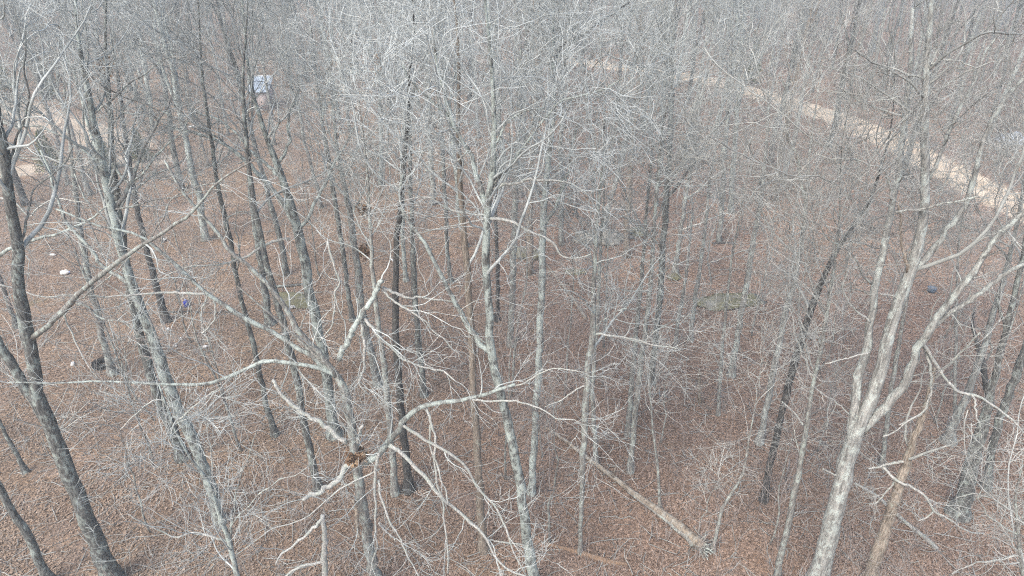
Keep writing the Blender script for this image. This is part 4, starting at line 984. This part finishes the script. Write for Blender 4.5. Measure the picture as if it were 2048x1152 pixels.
# tyre
p = ground_at(206, 732)
t = tag(link("tyre", None, None, p), "old black tyre lying flat in the leaves by the grey trunk", "tyre")
g = Geo(); R0, r0 = .23, .085
lathe(g, [(R0 + r0 * math.cos(a) * .9, .1 + r0 * math.sin(a)) for a in np.linspace(0, 2 * math.pi, 15)], 32)
link("carcass", g.mesh("carcass", M['rubber']), t)
for k in range(28):
    pass
g = Geo()
for k in range(30):
    a = k * 2 * math.pi / 30
    g.box((math.cos(a) * (R0 + r0 * .88), math.sin(a) * (R0 + r0 * .88), .1), (.03, .035, .15), a)
link("tread", g.mesh("tread", M['rubber'], False), t)
# jugs, bottles, tub
def bottle(name, label, cat, px, py, L, r, m, cap_m, rot, lying_=True, handle=True):
    p = ground_at(px, py)
    root = thing(name, label, cat, p); root.rotation_euler.z = rot
    g = Geo()
    prof = [(.001, -.5 * L), (r * .9, -.5 * L), (r, -.46 * L), (r, .12 * L), (r * .85, .25 * L), (r * .35, .38 * L), (r * .3, .45 * L), (.001, .451 * L)]
    ax = 'x' if lying_ else 'z'; c = (0, 0, r) if lying_ else (0, 0, .5 * L)
    lathe(g, prof, 16, c, ax); link("body", g.mesh("body", m), root)
    g = Geo(); lathe(g, [(.001, .44 * L), (r * .38, .44 * L), (r * .38, .5 * L), (.001, .501 * L)], 12, c, ax); link("cap", g.mesh("cap", cap_m), root)
    if handle:
        q = np.array([[.02 * L, 0, r * 1.9], [.1 * L, 0, r * 2.35], [.25 * L, 0, r * 2.2], [.36 * L, 0, r * 1.35]])
        if not lying_: q = np.array([[r * .9, 0, .5 * L + .02 * L], [r * 1.35, 0, .5 * L + .1 * L], [r * 1.2, 0, .5 * L + .25 * L], [r * .35, 0, .5 * L + .36 * L]])
        a, b = resample(q, np.full(4, r * .14), 10); g = Geo(); g.tubes(a, b, 6, True); link("handle", g.mesh("handle", m), root)
bottle("blue_jug", "bright blue plastic jug standing on the leaves", "jug", 374, 613, .32, .105, M['blue'], M['bluelid'], .4, False)
bottle("plastic_jug", "large white jug lying on the ground, biggest of the white litter", "jug", 132, 549, .36, .10, M['white'], M['bluelid'], .25)
bottle("plastic_bottle", "white bottle lying alone right of the silver-barked ridged tree", "bottle", 410, 696, .25, .055, M['white'], M['white'], .5, True, False)
bottle("plastic_bottle", "small white bottle left of the tyre", "bottle", 147, 730, .22, .06, M['white'], M['white'], 1.9, True, False)
bottle("plastic_bottle", "small white bottle far behind the large white jug", "bottle", 107, 512, .24, .06, M['white'], M['white'], .1, True, False)
def scrap(name, label, px, py, w, seed, m='white'):
    p = ground_at(px, py); rng = np.random.default_rng(seed); g = Geo(); n = 7
    x, y = np.meshgrid(np.linspace(-.5, .5, n), np.linspace(-.35, .35, n)); z = .06 + .05 * rng.random((n, n)) + .03 * np.sin(x * 9 + seed)
    top = np.stack([x * w + rng.normal(size=x.shape) * .01, y * w + rng.normal(size=x.shape) * .01, z], -1).reshape(-1, 3)
    i, j = np.meshgrid(np.arange(n - 1), np.arange(n - 1), indexing='ij'); a = (i * n + j).ravel()
    f = np.stack([a, a + 1, a + n + 1, a + n], 1)
    g.add(top, f); g.add(top - np.array([0, 0, .012]), f[:, ::-1])
    tag(link(name, g.mesh(name, M[m], False), None, (p[0], p[1], 0)), label, "litter")
scrap("paper_scrap", "crumpled white scrap right of the ridged tree's foot", 336, 661, .16, 1)
scrap("paper_scrap", "tiny white scrap just below the crumpled white one", 362, 681, .14, 2)
scrap("paper_scrap", "thin pale scrap beside a bent twig, left of the lone white bottle", 352, 694, .18, 3)
scrap("paper_scrap", "white scrap on the open leaves above the blue jug", 330, 482, .2, 4)
scrap("paper_scrap", "white scrap by the dark trunk behind the broken limb", 787, 523, .24, 5)
scrap("paper_scrap", "pale scrap on the ground left of the mossy logs, nearer the camera", 586, 617, .2, 6)
scrap("paper_scrap", "white scrap far back under the hanging branches, by the dirt track", 385, 255, .5, 7)
scrap("paper_scrap", "white scrap farther back beside the dirt track, left of its twin", 362, 230, .5, 8)
scrap("paper_scrap", "white scrap near the thin trunks in the middle", 1229, 731, .1, 9)
# blue tub on the right
p = ground_at(1862, 584)
root = thing("plastic_tub", "small slate-blue tub on the leaves behind the shaggy tree's right stem", "tub", p); root.rotation_euler.z = .5
g = Geo(); lathe(g, [(.001, 0), (.14, 0), (.17, .2), (.155, .2), (.13, .03), (.001, .031)], 20); link("body", g.mesh("body", M['slate']), root)
g = Geo(); lathe(g, [(.165, .19), (.185, .19), (.185, .21), (.165, .21), (.165, .19)], 20); link("rim", g.mesh("rim", M['slate']), root)

# shed
def shed():
    p = shed_at
    root = thing("small_shed", "small board shed with a blue-grey metal roof far back between the trunks", "shed", (p[0], p[1], 0)); root.rotation_euler.z = .12
    W, D, H, rise = 1.4, 2.3, 1.5, .7
    g = Geo()
    g.box((0, 0, H / 2), (W, .08, H)); g.box((0, D, H / 2), (W, .08, H)); g.box((-W / 2 + .04, D / 2, H / 2), (.08, D - .084, H)); g.box((W / 2 - .04, D / 2, H / 2), (.08, D - .084, H))
    link("wall", g.mesh("wall", M['wall'], False), root)
    g = Geo()
    # mono-pitch roof rising away, ribbed
    n = 13
    xs = np.linspace(-W / 2 - .12, W / 2 + .12, n)
    v = []
    for x in xs:
        for yy, zz in ((-.25, H + .02), (D + .2, H + rise)):
            v.append((x, yy, zz))
    v = np.array(v); i = np.arange(n - 1) * 2
    g.add(v, np.stack([i, i + 2, i + 3, i + 1], 1)); g.add(v - np.array([0, 0, .05]), np.stack([i + 1, i + 3, i + 2, i], 1))
    for x in xs[1:-1]:
        q = np.array([[x, -.25, H + .035], [x, D + .2, H + rise + .015]]); g.tubes(q, np.array([.01, .01]), 4, True)
    rf = link("roof", g.mesh("roof", M['roofmetal'], False), root)
    g = Geo(); g.box((0, D + .2, H + rise), (W + .3, .1, .1)); g.box((W / 2 + .13, -.2, H), (.06, .16, .12)); link("edge_trim", g.mesh("edge_trim", M['white'], False), rf)
    g = Geo(); g.box((.25, -.055, .7), (.55, .03, 1.38)); d = link("door", g.mesh("door", M['wall'], False), root)
    g = Geo(); g.box((.12, -.085, .72), (.03, .03, .12)); link("handle", g.mesh("handle", M['rubber'], False), d)
shed()
# tarpaulin heap by the road
def tarp():
    p = ground_at(2022, 285)
    g = Geo(); n = 22; rng = np.random.default_rng(4)
    x, y = np.meshgrid(np.linspace(-1, 1, n), np.linspace(-1, 1, n))
    z = np.clip(1.1 * (1 - np.maximum(np.abs(x), np.abs(y)) ** 3), 0, 1) * (.8 + .25 * np.sin(3 * x + 1) * np.cos(4 * y)) + rng.normal(size=x.shape) * .05
    v = np.stack([x * .8, y * .7, np.maximum(z, .02) * .7], -1).reshape(-1, 3)
    i, j = np.meshgrid(np.arange(n - 1), np.arange(n - 1), indexing='ij'); a = (i * n + j).ravel()
    g.add(v, np.stack([a, a + 1, a + n + 1, a + n], 1))
    tag(link("tarpaulin", g.mesh("tarpaulin", M['tarp'], False), None, (p[0], p[1], 0)), "pale blue tarpaulin-covered heap beyond the sandy road", "tarpaulin")
tarp()
# evergreens
def cedar(label, px, py, h, r, seed):
    p = ground_at(px, py); rng = np.random.default_rng(seed)
    root = thing("cedar_tree", label, "evergreen", (p[0], p[1], 0))
    g = Geo(); g.tubes(np.array([[0, 0, -.1], [0, 0, h * .5], [0, 0, h * .95]]), np.array([.06, .04, .01]), 7, True); link("trunk", g.mesh("trunk", M['brown']), root)
    n = 1900; z = h * (.08 + .92 * rng.random(n) ** 1.1); a = rng.uniform(0, 6.28, n)
    rad = r * (1 - (z / h) ** 1.4) * (.75 + .35 * np.sin(5 * a + z * 4)) * rng.random(n) ** .5 + .03
    c = np.stack([np.cos(a) * rad, np.sin(a) * rad, z], 1)
    u = norm(np.stack([np.cos(a), np.sin(a), rng.normal(size=n) * .5 + .3], 1)) * rng.uniform(.05, .14, (n, 1)); w = norm(np.cross(u, rng.normal(size=(n, 3)))) * rng.uniform(.012, .035, (n, 1))
    g = Geo(); g.quads(c, u, w, rng.random(n)); link("crown", g.mesh("crown", M['cedar'], False), root)
cedar("dark green young cedar standing beside the near dirt track", 105, 345, 2.6, .8, 1)
cedar("smaller green cedar near the dirt track, behind the dark paired trunks", 215, 338, 2.0, .7, 2)
cedar("bushy green cedar right of the dark paired trunks, at the track's end", 285, 322, 2.0, .8, 3)
cedar("faint green cedar at the far left beyond the clearing", 12, 185, 3.5, 1.1, 4)
cedar("narrow green cedar behind the pale clearing", 100, 195, 3.0, .9, 5)
cedar("olive-green cedar on the far side of the sandy road", 1500, 172, 4.0, 1.1, 6)
cedar("dim green cedar behind the far bend of the sandy road", 1320, 118, 4.5, 1.3, 7)
# the pale winter air
def haze():
    g = Geo(); g.box((0, 80, 10.5), (420, 240, 23))
    m = bpy.data.materials.new("pale_air"); m.use_nodes = True; nt = m.node_tree
    nt.nodes.remove(nt.nodes["Principled BSDF"])
    v = N(nt, "ShaderNodeVolumePrincipled", Density=HAZE)
    v.inputs["Color"].default_value = (0.88, 0.95, 0.97, 1)
    nt.links.new(v.outputs[0], nt.nodes["Material Output"].inputs["Volume"])
    o = link("haze", g.mesh("haze", m, False)); o["kind"] = "stuff"
haze()
print("trees", count, "saplings", len(sspots))
